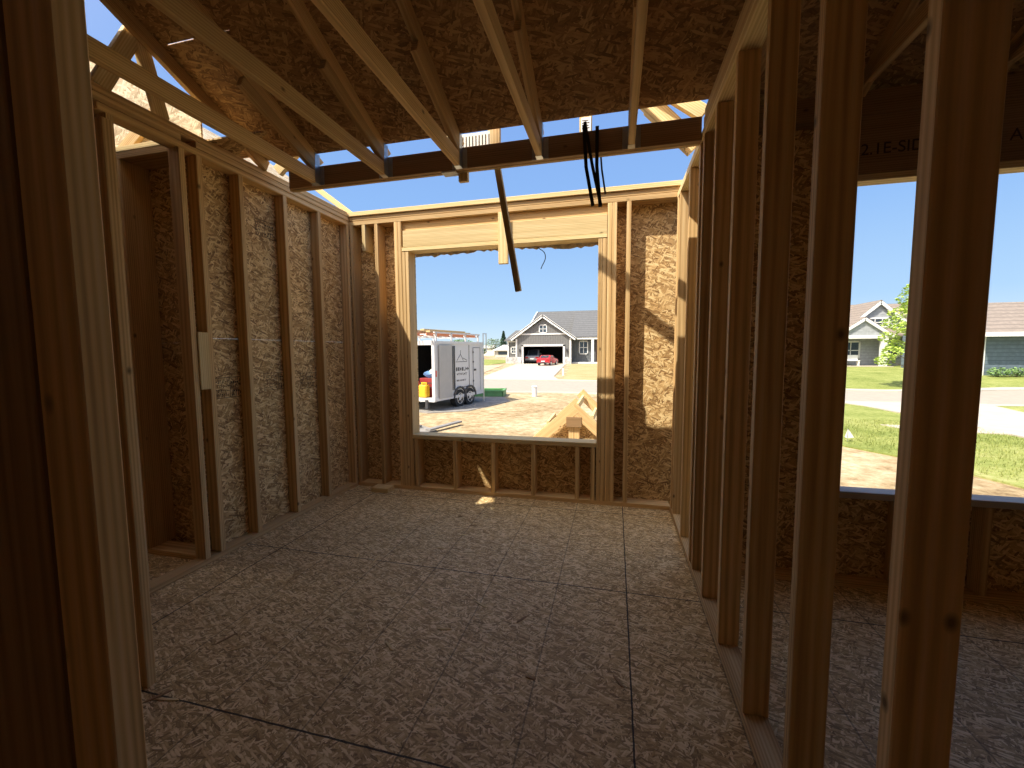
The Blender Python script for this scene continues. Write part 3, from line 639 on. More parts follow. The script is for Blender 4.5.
m = MB(); m.cyl((0, 0, 0), (0, 0, .30), .006, 6); m.build('wire', STEEL, bn); m = MB(); m.prism([(0, 0, .30), (.12, 0, .12), (.0, 0, .10), (-.05, 0, .12)], (0, .004, 0)); m.build('pennant', WHITE, bn)

# ---- small porch gable frame just outside the window
pg = empty('porch_gable_frame', (-.61, 6.5, -.57), 'small timber gable frame standing just outside the far window', 'gable frame')
timber('rafter', (-1.28, 0, -.06), (.02, 0, 1.105), .045, .17, (0, 0, 1), PINE, parent=pg)
timber('rafter', (1.28, 0, -.06), (-.02, .003, 1.105), .045, .17, (0, 0, 1), PINE, parent=pg)
lum('king_post', (-.085, .02, 0), (.085, .10, .93), PINE, parent=pg); lum('ridge_block', (-.12, -.03, .80), (.12, .02, .96), PINE_D, parent=pg)
lum('bottom_chord', (-1.2, .0, .0), (1.2, .05, .14), PINE, parent=pg)
sheet('sheathing', (0, .12, 0), (1, 0, 0), (0, 0, 1), [(-1.15, .02, 1.15, .02, 0, 1.05)], -.012, OSB_W, pg)
lum('stub_block', (.145, -.12, .36), (.315, .0, .62), PINE_B, parent=pg); lum('stub_post', (.19, -.10, 0), (.27, -.02, .36), PINE, parent=pg)
timber('outlooker', (.05, .05, 1.12), (.08, .85, 1.17), .04, .10, (0, 0, 1), PINE_B, parent=pg); timber('outlooker', (.28, .05, .93), (.30, .85, .95), .04, .10, (0, 0, 1), PINE_B, parent=pg)
timber('outlooker', (-.42, .05, .82), (-.42, .85, .84), .04, .10, (0, 0, 1), PINE_B, parent=pg)
timber('fly_rafter', (.02, .90, 1.26), (1.25, .90, .02), .045, .16, (0, 0, 1), PINE, parent=pg)
timber('fly_rafter', (-.0, .90, 1.10), (-1.1, .90, .06), .045, .16, (0, 0, 1), PINE, parent=pg)

# ---- trailer
ANG = math.atan2(.974, .227)
tr = empty('cargo_trailer', (-5.57, 12.27, -.52), 'white enclosed cargo trailer with open rear and loaded roof rack', 'trailer', rz=ANG)   # local x = forward, local y = left, away from its right side
TW = plain('white_trailer_skin', (.66, .655, .65), .35, 0, .03); TG = plain('grey_door_panel', (.42, .41, .39), .5, 0, .04); TD = plain('dark_trim', (.05, .05, .055), .5); TI = plain('shade_black_interior', (.03, .03, .03), .9)  # interior black carries the shade inside trailer and garage in its colour
LT, WT, Z0, Z1 = 2.95, 2.1, .38, 2.27
m = MB(); m.box((0, 0, Z0), (LT, .03, Z1)); m.box((0, WT - .03, Z0), (LT, WT, Z1)); m.box((0, 0, Z1 - .04), (LT, WT, Z1)); m.box((0, 0, Z0), (LT, WT, Z0 + .06))
m.prism([(LT, 0, Z0), (LT + .6, WT / 2, Z0), (LT, WT, Z0)], (0, 0, Z1 - Z0)); m.build('body', TW, tr)
m = MB(); m.box((.02, .035, Z0 + .06), (LT - .05, .05, Z1 - .05)); m.box((.02, WT - .05, Z0 + .06), (LT - .05, WT - .035, Z1 - .05)); m.box((LT - .1, .05, Z0 + .06), (LT - .05, WT - .05, Z1 - .05)); m.box((.02, .05, Z1 - .06), (LT - .1, WT - .05, Z1 - .042)); m.build('shade_lining', TI, tr)  # inner panels coloured near-black to give the shade inside the open trailer
m = MB(); m.box((-.05, -.02, Z0 - .02), (.05, .09, Z1 + .01)); m.box((-.05, WT - .14, Z0 - .02), (.05, WT + .02, Z1 + .01)); m.box((-.05, 0, Z1 - .12), (.05, WT, Z1 + .02)); m.box((-.06, 0, Z0 - .06), (.05, WT, Z0 + .05)); m.build('rear_frame', TW, tr)
MB().box((.03, -.028, Z0 - .04), (LT, .0, Z0 + .06)).build('lower_rail', TW, tr); MB().box((.03, -.028, Z1 - .08), (LT, .0, Z1 + .01)).build('upper_rail', TW, tr)
dr = MB().box((.16, -.06, Z0 + .03), (.86, -.032, Z1 - .12)).build('folded_door', TG, tr)
m = MB(); m.box((.88, -.045, Z0 + .25), (.94, -.0285, Z1 - .14)); m.box((1.0, -.045, Z0 + .25), (1.06, -.0285, Z1 - .14)); m.build('dark_stripe', TD, tr)
m = MB(); m.box((1.98, -.01, Z0 + .1), (2.0, -.0005, Z1 - .1)); m.build('seam', TD, tr)
sdr = MB().box((2.25, -.018, Z0 + .12), (2.72, -.0005, Z1 - .2)).build('side_door', TW, tr)
m = MB()
for a_ in ((2.24, Z0 + .11, 2.255, Z1 - .19), (2.715, Z0 + .11, 2.73, Z1 - .19), (2.24, Z1 - .205, 2.73, Z1 - .19)): m.box((a_[0], -.022, a_[1]), (a_[2], -.0185, a_[3]))
for z in (Z0 + .45, Z0 + 1.15, Z0 + 1.5): m.box((2.22, -.035, z), (2.27, -.0185, z + .06))
m.build('frame', TD, sdr); MB().box((2.30, -.05, Z0 + .85), (2.40, -.0185, Z0 + .92)).build('handle', TD, sdr)
m = MB(); m.box((.0, -.028, Z0 + .75), (.05, -.021, Z0 + .95)); m.build('marker_light', plain('red_lens', (.7, .05, .03), .3), tr)
# logo: two roof-like strokes over a base line, then rows of lettering too small to read
m = MB(); yy = -.0035
def st(a, b, wd=.018): m.bar((a[0], yy, a[1]), (b[0], yy, b[1]), .005, wd, (0, 0, 1))
st((1.22, 1.62), (1.45, 1.84)); st((1.45, 1.84), (1.62, 1.62)); st((1.62, 1.70), (1.86, 1.62)); st((1.16, 1.58), (1.86, 1.58)); m.box((1.44, yy, 1.84), (1.46, yy + .004, 1.98)); m.build('logo', TD, tr)
m = MB(); r_ = random.Random(3)
for (za, hh, x0_, x1_) in ((1.26, .13, 1.17, 1.88), (1.11, .08, 1.22, 1.80), (.90, .06, 1.2, 1.78), (.66, .05, 1.25, 1.80)):
    x = x0_
    while x < x1_:
        w_ = hh * .62; m.box((x, yy, za), (x + w_ * .25, yy + .003, za + hh)); m.box((x, yy, za + (0 if r_.random() < .5 else hh * .75)), (x + w_, yy + .003, za + (hh * .25 if r_.random() < .5 else hh))); x += w_ * 1.45
m.build('lettering', TD, tr)
TIRE = plain('tyre_rubber', (.02, .02, .02), .8); RIM = plain('alloy_rim', (.75, .76, .78), .3, .6)
for side, yy0 in ((0, -.02), (1, WT - .2)):
    for x in (1.36, 2.0):
        wh = MB().cyl((x, yy0, .31), (x, yy0 + .22, .31), .31, 24).build('wheel', TIRE, tr)
        ysf = yy0 - .004 if side == 0 else yy0 + .224
        m = MB(); m.cyl((x, ysf + .006, .31), (x, ysf - .006, .31), .07, 12)
        for k in range(5):
            a = k * 2 * math.pi / 5; m.bar((x, ysf, .31), (x + math.cos(a) * .18, ysf, .31 + math.sin(a) * .18), .012, .055, (0, 1, 0))
        for k in range(16):
            a, b_ = k * math.pi / 8, (k + 1) * math.pi / 8; m.bar((x + math.cos(a) * .185, ysf, .31 + math.sin(a) * .185), (x + math.cos(b_) * .185, ysf, .31 + math.sin(b_) * .185), .012, .03, (0, 1, 0))
        m.build('rim', RIM, wh)
m = MB()
for xc in (1.36, 2.0):
    for k in range(8):
        a, b_ = math.pi * k / 8, math.pi * (k + 1) / 8; m.bar((xc + math.cos(a) * .37, -.03, .33 + math.sin(a) * .37), (xc + math.cos(b_) * .37, -.03, .33 + math.sin(b_) * .37), .06, .05, (0, 1, 0))
m.build('fender', TD, tr)
m = MB(); m.cyl((2.80, -.12, 0), (2.80, -.12, 2.62), .025, 8); m.cyl((3.05, -.1, 1.9), (3.05, -.1, 2.62), .025, 8); m.cyl((2.80, -.12, 2.6), (3.05, -.1, 2.6), .02, 8); m.build('ladder_rail', STEEL, tr)
m = MB(); m.box((-.10, .25, .1), (.0, .35, Z0)); m.box((-.10, WT - .35, .1), (.0, WT - .25, Z0)); m.build('rear_leg', TD, tr)
# roof rack
m = MB()
for x in (.1, .95, 1.8, 2.65):
    m.bar((x, .02, Z1), (x, .02, Z1 + .28), .05, .05, (1, 0, 0)); m.bar((x, WT - .02, Z1), (x, WT - .02, Z1 + .28), .05, .05, (1, 0, 0)); m.bar((x, .0, Z1 + .20), (x, WT, Z1 + .20), .05, .05)
for y in (.02, WT - .02): m.bar((0, y, Z1 + .28), (2.75, y, Z1 + .28), .05, .05)
m.build('roof_rack', TW, tr)
def ladder(y, z, x0, x1, col, label):
    e = empty('ladder', (0, 0, 0), label, 'ladder', 'ladders on the trailer roof rack'); e.matrix_world = Matrix.Translation((-5.57, 12.27, -.52)) @ Matrix.Rotation(ANG, 4, 'Z') @ Matrix.Translation((x0, y, z))
    L_ = x1 - x0
    for yy_ in (0, .4): m = MB(); m.bar((0, yy_, 0), (L_, yy_, 0), .03, .09); m.build('rail', col, e)
    for k in range(int(L_ / .3)): m = MB(); m.cyl((.15 + k * .3, 0, 0), (.15 + k * .3, .4, 0), .016, 6); m.build('rung', STEEL, e)
ladder(.12, Z1 + .22, -.25, 2.6, plain('orange_fibreglass', (.62, .22, .10), .5), 'orange ladder lying on the near side of the trailer rack')
ladder(.68, Z1 + .30, -.3, 2.4, plain('brown_ladder', (.45, .33, .22), .5), 'brown ladder lying in the middle of the trailer rack')
ladder(1.3, Z1 + .22, -.2, 2.5, WHITE, 'white ladder lying on the far side of the trailer rack')
TM = Matrix.Translation((-5.57, 12.27, -.52)) @ Matrix.Rotation(ANG, 4, 'Z')
for k, (y, z, l) in enumerate(((.25, .30, 'nearest long plank on top of the trailer ladders'), (.48, .36, 'middle long plank on top of the trailer ladders'), (1.1, .36, 'far long plank on top of the trailer ladders'))):
    o = MB().box((.1, 0, 0), (2.5, .16, .05)).build('roof_plank', PINE_B); o.matrix_world = TM @ Matrix.Translation((0, y, Z1 + z)); tag(o, l, 'plank', 'planks on the trailer rack')
# things in the open rear
def in_tr(name, x, y, z, label, cat): e = empty(name, (0, 0, 0), label, cat); e.matrix_world = TM @ Matrix.Translation((x, y, z)); return e
ZF = Z0 + .06
e = in_tr('fuel_can', .08, .52, ZF, 'yellow jerry can on the trailer floor at the open rear', 'can'); YL = plain('yellow_plastic', (.85, .48, .03), .4)
MB().box((-.12, -.16, 0), (.12, .16, .42), .04).build('body', YL, e); m = MB(); m.box((-.02, -.12, .46), (.02, .10, .50)); m.box((-.02, -.12, .42), (.02, -.08, .47)); m.box((-.02, .06, .42), (.02, .10, .47)); m.build('handle', YL, e); MB().cyl((0, .13, .42), (0, .15, .5), .025, 10).build('spout', TD, e)
e = in_tr('water_cooler', .05, .90, ZF, 'orange upright cooler beside the yellow can', 'cooler'); OR = plain('orange_plastic', (.85, .16, .06), .4)
MB().cyl((0, 0, 0), (0, 0, .45), .15, 18, .17).build('body', OR, e); MB().cyl((0, 0, .45), (0, 0, .54), .175, 18, .14).build('lid', OR, e)
e = in_tr('tool_chest', .45, .55, ZF, 'dark red tool chest inside the trailer', 'tool chest'); MB().box((-.2, -.3, 0), (.2, .3, .62), .01).build('body', plain('dark_red_paint', (.28, .03, .03), .4), e); m = MB(); m.box((-.205, -.27, .30), (-.201, .27, .33)); m.box((-.205, -.27, .45), (-.201, .27, .48)); m.build('drawer_gap', TD, e)
e = in_tr('folded_tarp', .5, .55, ZF + .62, 'blue and white folded tarp on the red tool chest', 'tarp')
MB().blob((0, 0, .12), (.2, .3, .13), 4).build('blue_fold', plain('blue_tarp', (.12, .25, .50), .6), e); MB().blob((-.05, -.15, .2), (.15, .14, .1), 5).build('white_fold', WHITE, e)
e = in_tr('wheelbarrow', -.25, 1.55, -0.0, 'pale wheelbarrow tipped up at the open rear of the trailer', 'wheelbarrow')
m = MB(); m.prism([(0, -.35, .55), (0, .35, .55), (0, .28, 1.25), (0, -.28, 1.25)], (.05, 0, 0)); m.prism([(-.22, -.4, .5), (-.22, .4, .5), (0, .35, .6), (0, -.35, .6)], (0, 0, .03)); m.prism([(-.22, -.4, 1.28), (-.22, .4, 1.28), (0, .28, 1.22), (0, -.28, 1.22)], (0, 0, .03)); m.build('tray', plain('pinkish_tray', (.75, .62, .58), .5), e)
m = MB(); m.bar((.0, -.3, 0), (.05, -.3, 1.5), .04, .04, (1, 0, 0)); m.bar((.0, .3, 0), (.05, .3, 1.5), .04, .04, (1, 0, 0)); m.build('handle', PINE, e); MB().cyl((-.05, -.04, .18), (-.05, .04, .18), .18, 16).build('wheel', TIRE, e)

# ---- garage house across the road
GREY = striped('grey_board_siding', (.16, .157, .15), (.10, .10, .097), .30, 0, .06); GREYB = striped('slate_board_siding', (.12, .128, .132), (.07, .08, .08), .30, 0, .06)
SH = striped('grey_shingles', (.13, .13, .132), (.09, .09, .09), .28, 2, .12, .9); SHB = striped('brown_shingles', (.24, .195, .16), (.17, .14, .115), .22, 2, .12, .9)
PANE = plain('dark_window_glass', (.05, .07, .09), .15); STONE = ground_mat('mixed_stone', [(.22, .22, .23), (.5, .48, .46), (.8, .78, .75)], (2, 5, 9), .4)
def window(parent, x, z, w_, h_, y, mull=1, name='window'):
    f = MB(); t = .11
    f.box((x - w_ / 2, y - .06, z), (x - w_ / 2 + t, y, z + h_)); f.box((x + w_ / 2 - t, y - .06, z), (x + w_ / 2, y, z + h_)); f.box((x - w_ / 2, y - .06, z), (x + w_ / 2, y, z + t)); f.box((x - w_ / 2, y - .06, z + h_ - t), (x + w_ / 2, y, z + h_))
    for k in range(mull): xx = x - w_ / 2 + w_ * (k + 1) / (mull + 1); f.box((xx - .03, y - .05, z), (xx + .03, y, z + h_))
    f.box((x - w_ / 2, y - .05, z + h_ / 2 - .03), (x + w_ / 2, y, z + h_ / 2 + .03))
    fr = f.build(name, WHITE, parent); MB().box((x - w_ / 2 + .05, y - .025, z + .05), (x + w_ / 2 - .05, y - .005, z + h_ - .05)).build('pane', PANE, fr); return fr
h = empty('garage_house', (-8.48, 50, -.2), 'grey gabled house with an open two-car garage across the road', 'house')
W_, E_ = 3.39, 3.1   # half width of the gable, eave height
m = MB()
m.prism([(-W_, 0, 0), (-2.45, 0, 0), (-2.45, 0, 2.17), (2.45, 0, 2.17), (2.45, 0, 0), (W_, 0, 0), (W_, 0, E_ + .1), (0, 0, 5.45), (-W_, 0, E_ + .1)], (0, .2, 0)); m.box((-W_, .2, 0), (-W_ + .15, 7, E_)); m.box((W_ - .15, .2, 0), (W_, 7, E_)); m.build('garage_front', GREY, h)
MB().box((-W_ + .2, 6.5, .0), (W_ - .2, 6.6, 3)).box((-W_ + .16, .3, 2.6), (W_ - .16, 6.5, 2.7)).box((-W_ + .16, .3, 0), (-W_ + .2, 6.5, 2.6)).box((W_ - .2, .3, 0), (W_ - .16, 6.5, 2.6)).build('garage_interior', TI, h)  # garage shell coloured near-black for the shade indoors
m = MB(); m.box((-2.65, -.06, 0), (-2.42, .0, 2.35)); m.box((2.42, -.06, 0), (2.65, .0, 2.35)); m.box((-2.65, -.06, 2.15), (2.65, .0, 2.38)); m.build('garage_door_frame', WHITE, h)
m = MB(); m.box((-W_ - .02, -.07, 0), (-W_ + .18, 0, E_)); m.box((W_ - .18, -.07, 0), (W_ + .02, 0, E_)); m.box((-3.0, -.06, 3.55), (3.0, 0, 3.72)); m.build('trim', WHITE, h)
for s in (-1, 1):
    m = MB(); m.bar((s * 3.95, -.35, 2.98), (0, -.35, 5.78), .10, .34, (0, 0, 1)); m.build('fascia', WHITE, h)
    m = MB(); m.prism([(s * 3.98, -.4, 3.10), (0, -.4, 5.90), (0, -.4, 5.78), (s * 3.98, -.4, 2.98)], (0, 5.5, 0)); m.build('gable_roof', SH, h)
window(h, 0, 3.72, 1.0, 1.05, 0, 1)
m = MB(); m.prism([(-3.15, 3.1, 3.0), (7.5, 3.1, 3.0), (7.5, 7.5, 6.85), (-2.0, 7.5, 6.85)], (0, .1, .12)); m.prism([(-2.0, 7.6, 6.9), (7.5, 7.6, 6.9), (7.5, 12, 3.0), (-3.15, 12, 3.0)], (0, .1, .12)); m.build('main_roof', SH, h)
m = MB(); m.prism([(-3.15, 3.2, 0), (-3.15, 3.2, 3.0), (-2.1, 7.5, 6.7), (-3.15, 12, 3.0), (-3.15, 12, 0)], (.15, 0, 0)); m.build('side_wall', GREY, h)
m = MB(); m.bar((-3.25, 3.0, 3.05), (-2.05, 7.5, 6.95), .12, .2, (0, 0, 1)); m.build('rake_trim', WHITE, h)
m = MB(); m.box((3.39, 1.5, 0), (7.5, 1.7, 3.1)); m.build('front_wall', GREYB, h)
m = MB(); m.box((3.45, .75, 2.95), (7.6, .95, 3.22)); m.box((3.4, .7, 0), (7.5, 1.5, .22)); m.build('porch_trim', WHITE, h)
m = MB(); m.prism([(3.3, .7, 3.2), (7.6, .7, 3.2), (7.6, 3.2, 3.35), (3.3, 3.2, 3.35)], (0, 0, .08)); m.prism([(3.2, 1.0, 3.15), (7.6, 1.0, 3.15), (7.6, 7.4, 6.75), (3.2, 7.4, 6.75)], (0, 0, .1)); m.build('lower_roof', SH, h)
MB().box((5.72, .75, .2), (6.02, 1.0, 3.0)).build('porch_column', WHITE, h)
MB().box((6.2, 1.44, .2), (7.3, 1.49, 2.9)).build('front_door', plain('brown_door', (.12, .07, .05), .5), h)
window(h, 4.75, 1.15, 1.1, 1.65, 1.5, 1)
for a_, b_ in (((-3.45, -.15, 0), (-2.66, -.0, .85)), ((2.66, -.15, 0), (3.45, 0, .85)), ((-5.0, 1.1, 0), (-3.5, 1.3, .85))): MB().box(a_, b_).build('stone_base', STONE, h)
m = MB(); m.box((-4.7, 1.3, 0), (-3.2, 1.5, 2.75)); m.build('side_bay_wall', GREY, h); m = MB(); m.box((-4.78, 1.2, 0.85), (-4.6, 1.3, 2.8)); m.box((-4.8, 1.1, 2.7), (-3.2, 1.25, 2.9)); m.build('side_bay_trim', WHITE, h)
m = MB(); m.prism([(-5.1, .9, 2.85), (-3.0, .9, 2.85), (-3.0, 3.5, 4.2), (-4.2, 3.5, 4.2)], (0, 0, .1)); m.build('side_bay_roof', SH, h)
window(h, -3.95, 1.25, .8, .9, 1.3, 1)
m = MB(); m.box((-2.95, -.2, 1.5), (-2.8, -.02, 1.85)); m.build('wall_lamp', TD, h); m = MB(); m.box((2.8, -.2, 1.5), (2.95, -.02, 1.85)); m.build('wall_lamp', TD, h)

# ---- cars
def car(name, loc, rz_, paint, label, k=1.0, suv=False):
    e = empty(name, loc, label, 'car', rz=rz_); top = 1.75 if suv else 1.42
    prof = [(-2.2, .35), (-2.25, .7), (-2.2, .98), (-1.75, 1.05), (-.95, top), (.35, top), (1.15, .98), (2.05, .85), (2.25, .6), (2.2, .32)]
    def ring(y, ins, zs): return [(x, y, z) for x, z in zs]
    body = bmesh.new(); secs = []
    for y, f_ in ((-.9, .0), (-.82, .0), (-.68, 1.0), (.68, 1.0), (.82, 0), (.9, 0)):
        r__ = []
        for x, z in prof:
            zz = z if f_ else min(z, 1.02 if abs(y) < .85 else .9)
            if abs(y) > .85: x = x * .985; zz = max(zz, .36)
            r__.append(body.verts.new((x, y, zz)))
        secs.append(r__)
    n = len(prof)
    for a, b in zip(secs, secs[1:]):
        for i in range(n): body.faces.new((a[i], a[(i + 1) % n], b[(i + 1) % n], b[i]))
    body.faces.new(secs[0]); body.faces.new(secs[-1][::-1])
    mb = MB(); mb.bm.free(); mb.bm = body; mb.build('body', paint, e)
    gl_ = plain('car_glass', (.03, .04, .05), .08)
    m = MB(); m.prism([(-1.70, -.60, 1.085), (-1.70, .60, 1.085), (-1.02, .56, top - .03), (-1.02, -.56, top - .03)], (-.02, 0, .01)); m.build('rear_window', gl_, e)
    m = MB(); m.prism([(1.10, -.60, 1.03), (1.10, .60, 1.03), (.42, .56, top - .03), (.42, -.56, top - .03)], (.02, 0, .01)); m.build('windscreen', gl_, e)
    for s in (-1, 1):
        m = MB(); m.prism([(-1.35, s * .775, 1.05), (.95, s * .775, 1.05), (.3, s * .70, top - .06), (-.85, s * .70, top - .06)], (0, s * .02, .0)); m.build('side_window', gl_, e)
        for x in (-1.4, 1.4):
            wh = MB().cyl((x, s * .70, .33), (x, s * .915, .33), .33, 20).build('wheel', TIRE, e); MB().cyl((x, s * .916, .33), (x, s * .925, .33), .2, 14).build('rim', RIM, wh)
    TL = plain('tail_lens', (.4, .01, .01), .2); MB().box((-2.265, -.85, .68), (-2.22, -.45, .86)).build('tail_light', TL, e); MB().box((-2.265, .45, .68), (-2.22, .85, .86)).build('tail_light', TL, e)
    m = MB(); m.box((-2.262, -.25, .55), (-2.24, .25, .68)); m.build('licence_plate', WHITE, e)
    m = MB(); m.box((-2.26, -.8, .33), (-2.2, .8, .48)); m.build('bumper', TD, e)
    return e
RED = plain('red_car_paint', (.62, .025, .035), .2, 0, .02)
sedan = car('sedan', (-7.35, 46.5, -.22), R(82), RED, 'red sedan parked on the driveway before the open garage')
sedan.scale = (.8, .8, .8)
car('suv', (-10.0, 52.9, -.2), R(90), plain('silver_car_paint', (.25, .26, .28), .3), 'dark car standing inside the open garage', suv=True)
mb_ = empty('mailbox', (-.9, 28.6, -.47), 'dark mailbox at the road edge beside the window jamb', 'mailbox'); MB().box((-.05, -.05, 0), (.05, .05, 1.0)).build('post', WHITE, mb_); m = MB(); m.box((-.13, -.25, .95), (.13, .25, 1.15)); m.cyl((0, -.25, 1.15), (0, .25, 1.15), .13, 14); m.build('box', TD, mb_)
mp_ = empty('marker_post', (-3.75, 31.0, -.44), 'small white post in the lawn right of the driveway', 'post'); MB().box((-.06, -.06, 0), (.06, .06, .5)).build('shaft', WHITE, mp_); MB().box((-.08, -.08, .5), (.08, .08, .55)).build('cap', WHITE, mp_)

# ---- porch house to the right
h2 = empty('porch_house', (19.2, 38, -.05), 'pale grey house with a front porch, seen left of the young tree', 'house')
PALE = striped('pale_grey_siding', (.38, .39, .40), (.29, .30, .31), .22, 2, .08)
MB().box((-5, 1.6, 0), (6, 1.8, 2.5)).box((-5, 1.8, 0), (-4.8, 8, 2.5)).box((5.8, 1.8, 0), (6, 8, 2.5)).build('wall', PALE, h2)
m = MB(); m.prism([(-6, .4, 2.3), (6.5, .4, 2.3), (6.5, 5.0, 4.95), (-6, 5.0, 4.95)], (0, 0, .12)); m.prism([(-6, 5, 4.95), (6.5, 5, 4.95), (6.5, 9.6, 2.3), (-6, 9.6, 2.3)], (0, 0, .12)); m.build('main_roof', SHB, h2)
MB().prism([(-1.6, 1.3, 2.4), (3.8, 1.3, 2.4), (1.1, 1.3, 4.75)], (0, .15, 0)).build('gable_wall', PALE, h2)
for s in (-1, 1):
    m = MB(); m.bar((1.1 + s * 2.95, 1.1, 2.3), (1.1, 1.1, 4.87), .12, .22); m.build('gable_fascia', WHITE, h2)
    m = MB(); m.prism([(1.1 + s * 2.95, 1.05, 2.42), (1.1, 1.05, 4.99), (1.1, 5.0, 4.99), (1.1 + s * 2.95, 5.0, 2.42)], (0, 0, .06)); m.build('gable_roof', SHB, h2)
MB().prism([(-2.2, 0, 2.35), (1.2, 0, 2.35), (-.5, 0, 3.5)], (0, .15, 0)).build('porch_gable_wall', PALE, h2)
for s in (-1, 1):
    m = MB(); m.bar((-.5 + s * 1.95, -.12, 2.25), (-.5, -.12, 3.58), .12, .2); m.build('porch_fascia', WHITE, h2)
    m = MB(); m.prism([(-.5 + s * 1.95, -.15, 2.36), (-.5, -.15, 3.69), (-.5, 2.5, 3.69), (-.5 + s * 1.95, 2.5, 2.36)], (0, 0, .06)); m.build('porch_roof', SHB, h2)
MB().box((-2.3, -.05, 2.15), (1.3, .12, 2.4)).build('porch_beam', WHITE, h2)
MB().box((.75, -.05, .1), (1.15, .3, 2.2)).build('porch_column', WHITE, h2); MB().box((-2.3, -.05, .1), (-1.95, .3, 2.2)).build('porch_column', WHITE, h2)
MB().box((-2.5, -.2, -.1), (1.5, 1.6, .12)).build('porch_floor', CONC, h2)
window(h2, -.9, .55, 2.0, 1.45, 1.6, 2); window(h2, 2.2, .7, 1.2, 1.2, 1.6, 1); window(h2, 1.1, 3.0, 1.5, .75, 1.3, 2)
bc = empty('porch_bench', (18.1, 38.6, .08), 'pale bench on the porch of the right-hand house', 'bench'); MB().box((-.7, -.2, .38), (.7, .2, .44)).build('seat', WHITE, bc); MB().box((-.7, .18, .44), (.7, .22, .85)).build('backrest', WHITE, bc)
for x in (-.62, .62): MB().box((x - .04, -.18, 0), (x + .04, .18, .38)).build('leg', WHITE, bc)
h2.scale = (1, 1, 1.05)
# ---- blue house at the right edge
h3 = empty('blue_house', (24.2, 30, -.2), 'blue-grey house with a brown shingle roof at the right edge', 'house'); BLUE = striped('blue_grey_siding', (.13, .17, .20), (.085, .11, .13), .20, 2, .1)
MB().box((-3.5, 0, 0), (8, .2, 2.3)).box((-3.5, .2, 0), (-3.3, 7, 2.3)).build('wall', BLUE, h3)
m = MB(); m.prism([(-3.9, -.75, 2.12), (8.4, -.75, 2.12), (8.4, 4, 3.95), (-2.6, 4, 3.95)], (0, 0, .12)); m.prism([(-2.6, 4, 3.95), (8.4, 4, 3.95), (8.4, 7.2, 2.6), (-3.5, 7.2, 2.6)], (0, 0, .12)); m.prism([(-3.9, -.75, 2.12), (-2.6, 4, 3.95), (-3.6, 7.2, 2.6)], (0, 0, .12)); m.build('roof', SHB, h3)
MB().box((-3.95, -.82, 2.02), (8.45, -.74, 2.24)).build('gutter', WHITE, h3); MB().box((-3.55, -.05, 0), (-3.4, .0, 2.2)).build('corner_trim', WHITE, h3)
h3.scale = (1, 1, 1.12)
# ---- low beige house far left
h4 = empty('distant_house', (-19.6, 75, gz(-19.6, 75) + .03), 'small beige house far behind the trailer, beside the dark conifer', 'house')
MB().box((-2.2, 0, 0), (4, 5, 2.3)).build('wall', plain('beige_siding', (.62, .60, .50), .8), h4); MB().prism([(-2.7, -.4, 2.2), (4.4, -.4, 2.2), (4.4, 3, 4.0), (-1.4, 3, 4.0)], (0, 0, .1)).build('roof', plain('pale_shingles', (.5, .5, .48), .9), h4)
MB().box((-1.6, -.06, .9), (2.2, -.01, 1.9)).build('window_band', PANE, h4)
h4.scale = (1, 1, .58)
h5 = empty('distant_house', (-29.5, 92, .32), 'pale distant house half hidden by shrubs behind the trailer', 'house')
MB().box((-3, 0, 0), (4.5, 5, 3.2)).build('wall', plain('cream_siding', (.70, .68, .58), .8), h5); MB().prism([(-3.4, -.4, 3.1), (4.9, -.4, 3.1), (4.0, 3, 4.4), (-2.5, 3, 4.4)], (0, 0, .1)).build('roof', plain('light_shingles', (.55, .53, .50), .9), h5)

h5.scale = (.6, .6, .55)
# ---- trees
def leafy(name, n, shape, size, mat, parent, seed):
    r_ = random.Random(seed); V, Fc = [], []
    for k in range(n):
        c_ = shape(r_); a, b_ = r_.uniform(0, 6.28), r_.uniform(-1, 1); s = size * r_.uniform(.6, 1.3)
        u_ = Vector((math.cos(a), math.sin(a), b_ * .6)).normalized(); v_ = u_.cross(Vector((r_.uniform(-1, 1), r_.uniform(-1, 1), 1))).normalized(); i = len(V)
        V += [c_ - u_ * s, c_ - v_ * s * .45, c_ + u_ * s, c_ + v_ * s * .45]; Fc.append((i, i + 1, i + 2, i + 3))
    me = bpy.data.meshes.new(name); me.from_pydata([tuple(v) for v in V], [], Fc); me.materials.append(mat); o = bpy.data.objects.new(name, me); COL.objects.link(o); o.parent = parent; return o
def clusters(cs):
    def f(r_):
        c_, rad = r_.choice(cs); d = Vector((r_.gauss(0, 1), r_.gauss(0, 1), r_.gauss(0, 1))).normalized() * (rad * r_.uniform(.55, 1) ** .5); return Vector(c_) + Vector((d.x, d.y, d.z * .7))
    return f
LEAF = plain('yellow_green_leaves', (.42, .55, .10), .6, 0, .25, 2); BARK = plain('grey_brown_bark', (.16, .12, .09), .9, 0, .2, 12, .5)
t1 = empty('young_tree', (14.0, 24, -.5), 'young leafy tree with bright yellow-green leaves before the porch house', 'tree')
m = MB(); m.cyl((0, 0, 0), (.05, 0, 2.6), .09, 10, .06); m.cyl((.05, 0, 2.4), (.1, .05, 4.6), .06, 8, .02)
r_ = random.Random(2); cs = []
for k in range(26):
    z = 1.2 + 3.7 * k / 26; a = k * 2.4; rr = (1.15 if z < 3.2 else 1.15 * (5.4 - z) / 2.2) * r_.uniform(.65, 1); p = (math.cos(a) * rr, math.sin(a) * rr, z)
    m.cyl((.05, 0, max(.9, z - .6)), p, .025, 6, .008); cs.append((p, .42))
m.build('trunk', BARK, t1); leafy('foliage', 5200, clusters(cs), .085, LEAF, t1, 3)
DKG = plain('dark_conifer_needles', (.06, .12, .07), .8, 0, .2, 3)
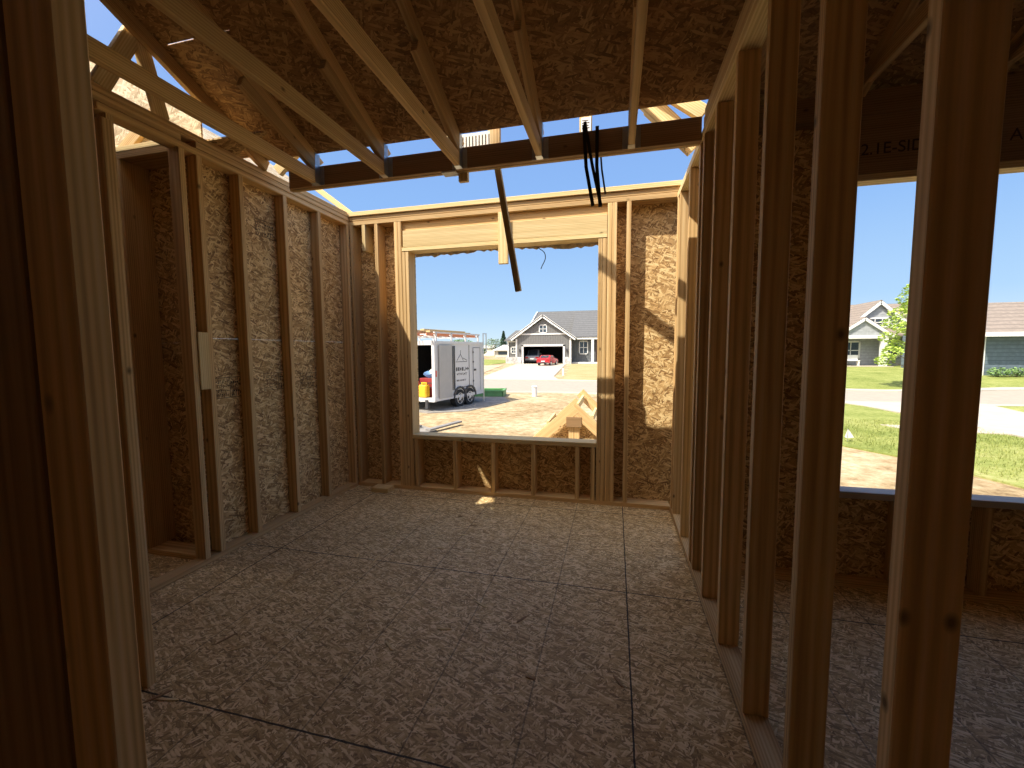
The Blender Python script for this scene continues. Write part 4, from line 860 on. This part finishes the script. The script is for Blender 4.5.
t2 = empty('conifer', (-22.3, 83, gz(-22.3, 83) + .02), 'dark pointed conifer on the skyline left of the garage house', 'tree'); MB().cyl((0, 0, 0), (0, 0, 4), .12, 8, .04).build('trunk', BARK, t2)
def cone(r_):
    z = r_.uniform(.3, 5.2); rr = 1.5 * (1 - z / 5.4) * r_.uniform(.5, 1); a = r_.uniform(0, 6.28); return Vector((math.cos(a) * rr, math.sin(a) * rr, z))
leafy('foliage', 2200, cone, .18, DKG, t2, 5)
MDG = plain('green_leaves', (.14, .24, .08), .8, 0, .25, 2)
for k, (x, y, r0, z, l) in enumerate(((-26.0, 70, 1.0, 1.1, 'dark green shrub far behind the trailer, nearest its front'), (-23.9, 72, 1.1, 1.2, 'rounded green shrub between the trailer and the beige house'), (-25.6, 88, 2.2, 2.6, 'broad grey-green tree rising behind the distant shrubs'), (-30.5, 80, 2.2, 2.4, 'dark tree just above the trailer front'))):
    e = empty('distant_tree', (x, y, gz(x, y) + .02), l, 'tree'); MB().cyl((0, 0, 0), (0, 0, z), .1, 6).build('trunk', BARK, e)
    leafy('foliage', 900, clusters([((r0 * .4 * math.cos(a), r0 * .4 * math.sin(a), z), r0 * .8) for a in (0, 1.6, 3.1, 4.7)]), .2, MDG if k != 2 else plain('hazy_leaves', (.22, .30, .2), .8), e, 10 + k)
SHR = plain('shrub_leaves', (.20, .33, .10), .7, 0, .3, 3)
for k, x in enumerate((21.0, 21.85, 22.7, 23.6)):
    e = empty('shrub', (x, 29.3, -.23), ('leftmost green shrub before the blue-grey wall', 'second green shrub before the blue-grey wall', 'third green shrub before the blue-grey wall, by the white blooms', 'green shrub at the right edge before the blue-grey wall')[k], 'shrub')
    m = MB(); [m.cyl((0, 0, 0), (.15 * math.cos(a), .15 * math.sin(a), .35), .012, 5) for a in range(0, 6)]; m.build('stems', BARK, e)
    leafy('foliage', 500, clusters([((0, 0, .32), .38), ((.2, 0, .28), .3), ((-.2, 0, .28), .3)]), .06, SHR, e, 20 + k)
e = empty('flowering_plant', (22.3, 28.6, -.2), 'white blossoms standing up behind the shrubs by the blue-grey wall', 'flowers'); MB().cyl((0, 0, 0), (0, 0, .9), .02, 5).build('stem', SHR, e); leafy('blossoms', 220, clusters([((0, 0, .95), .25), ((.2, 0, 1.05), .18)]), .06, WHITE, e, 31)
bpy.context.view_layer.update()
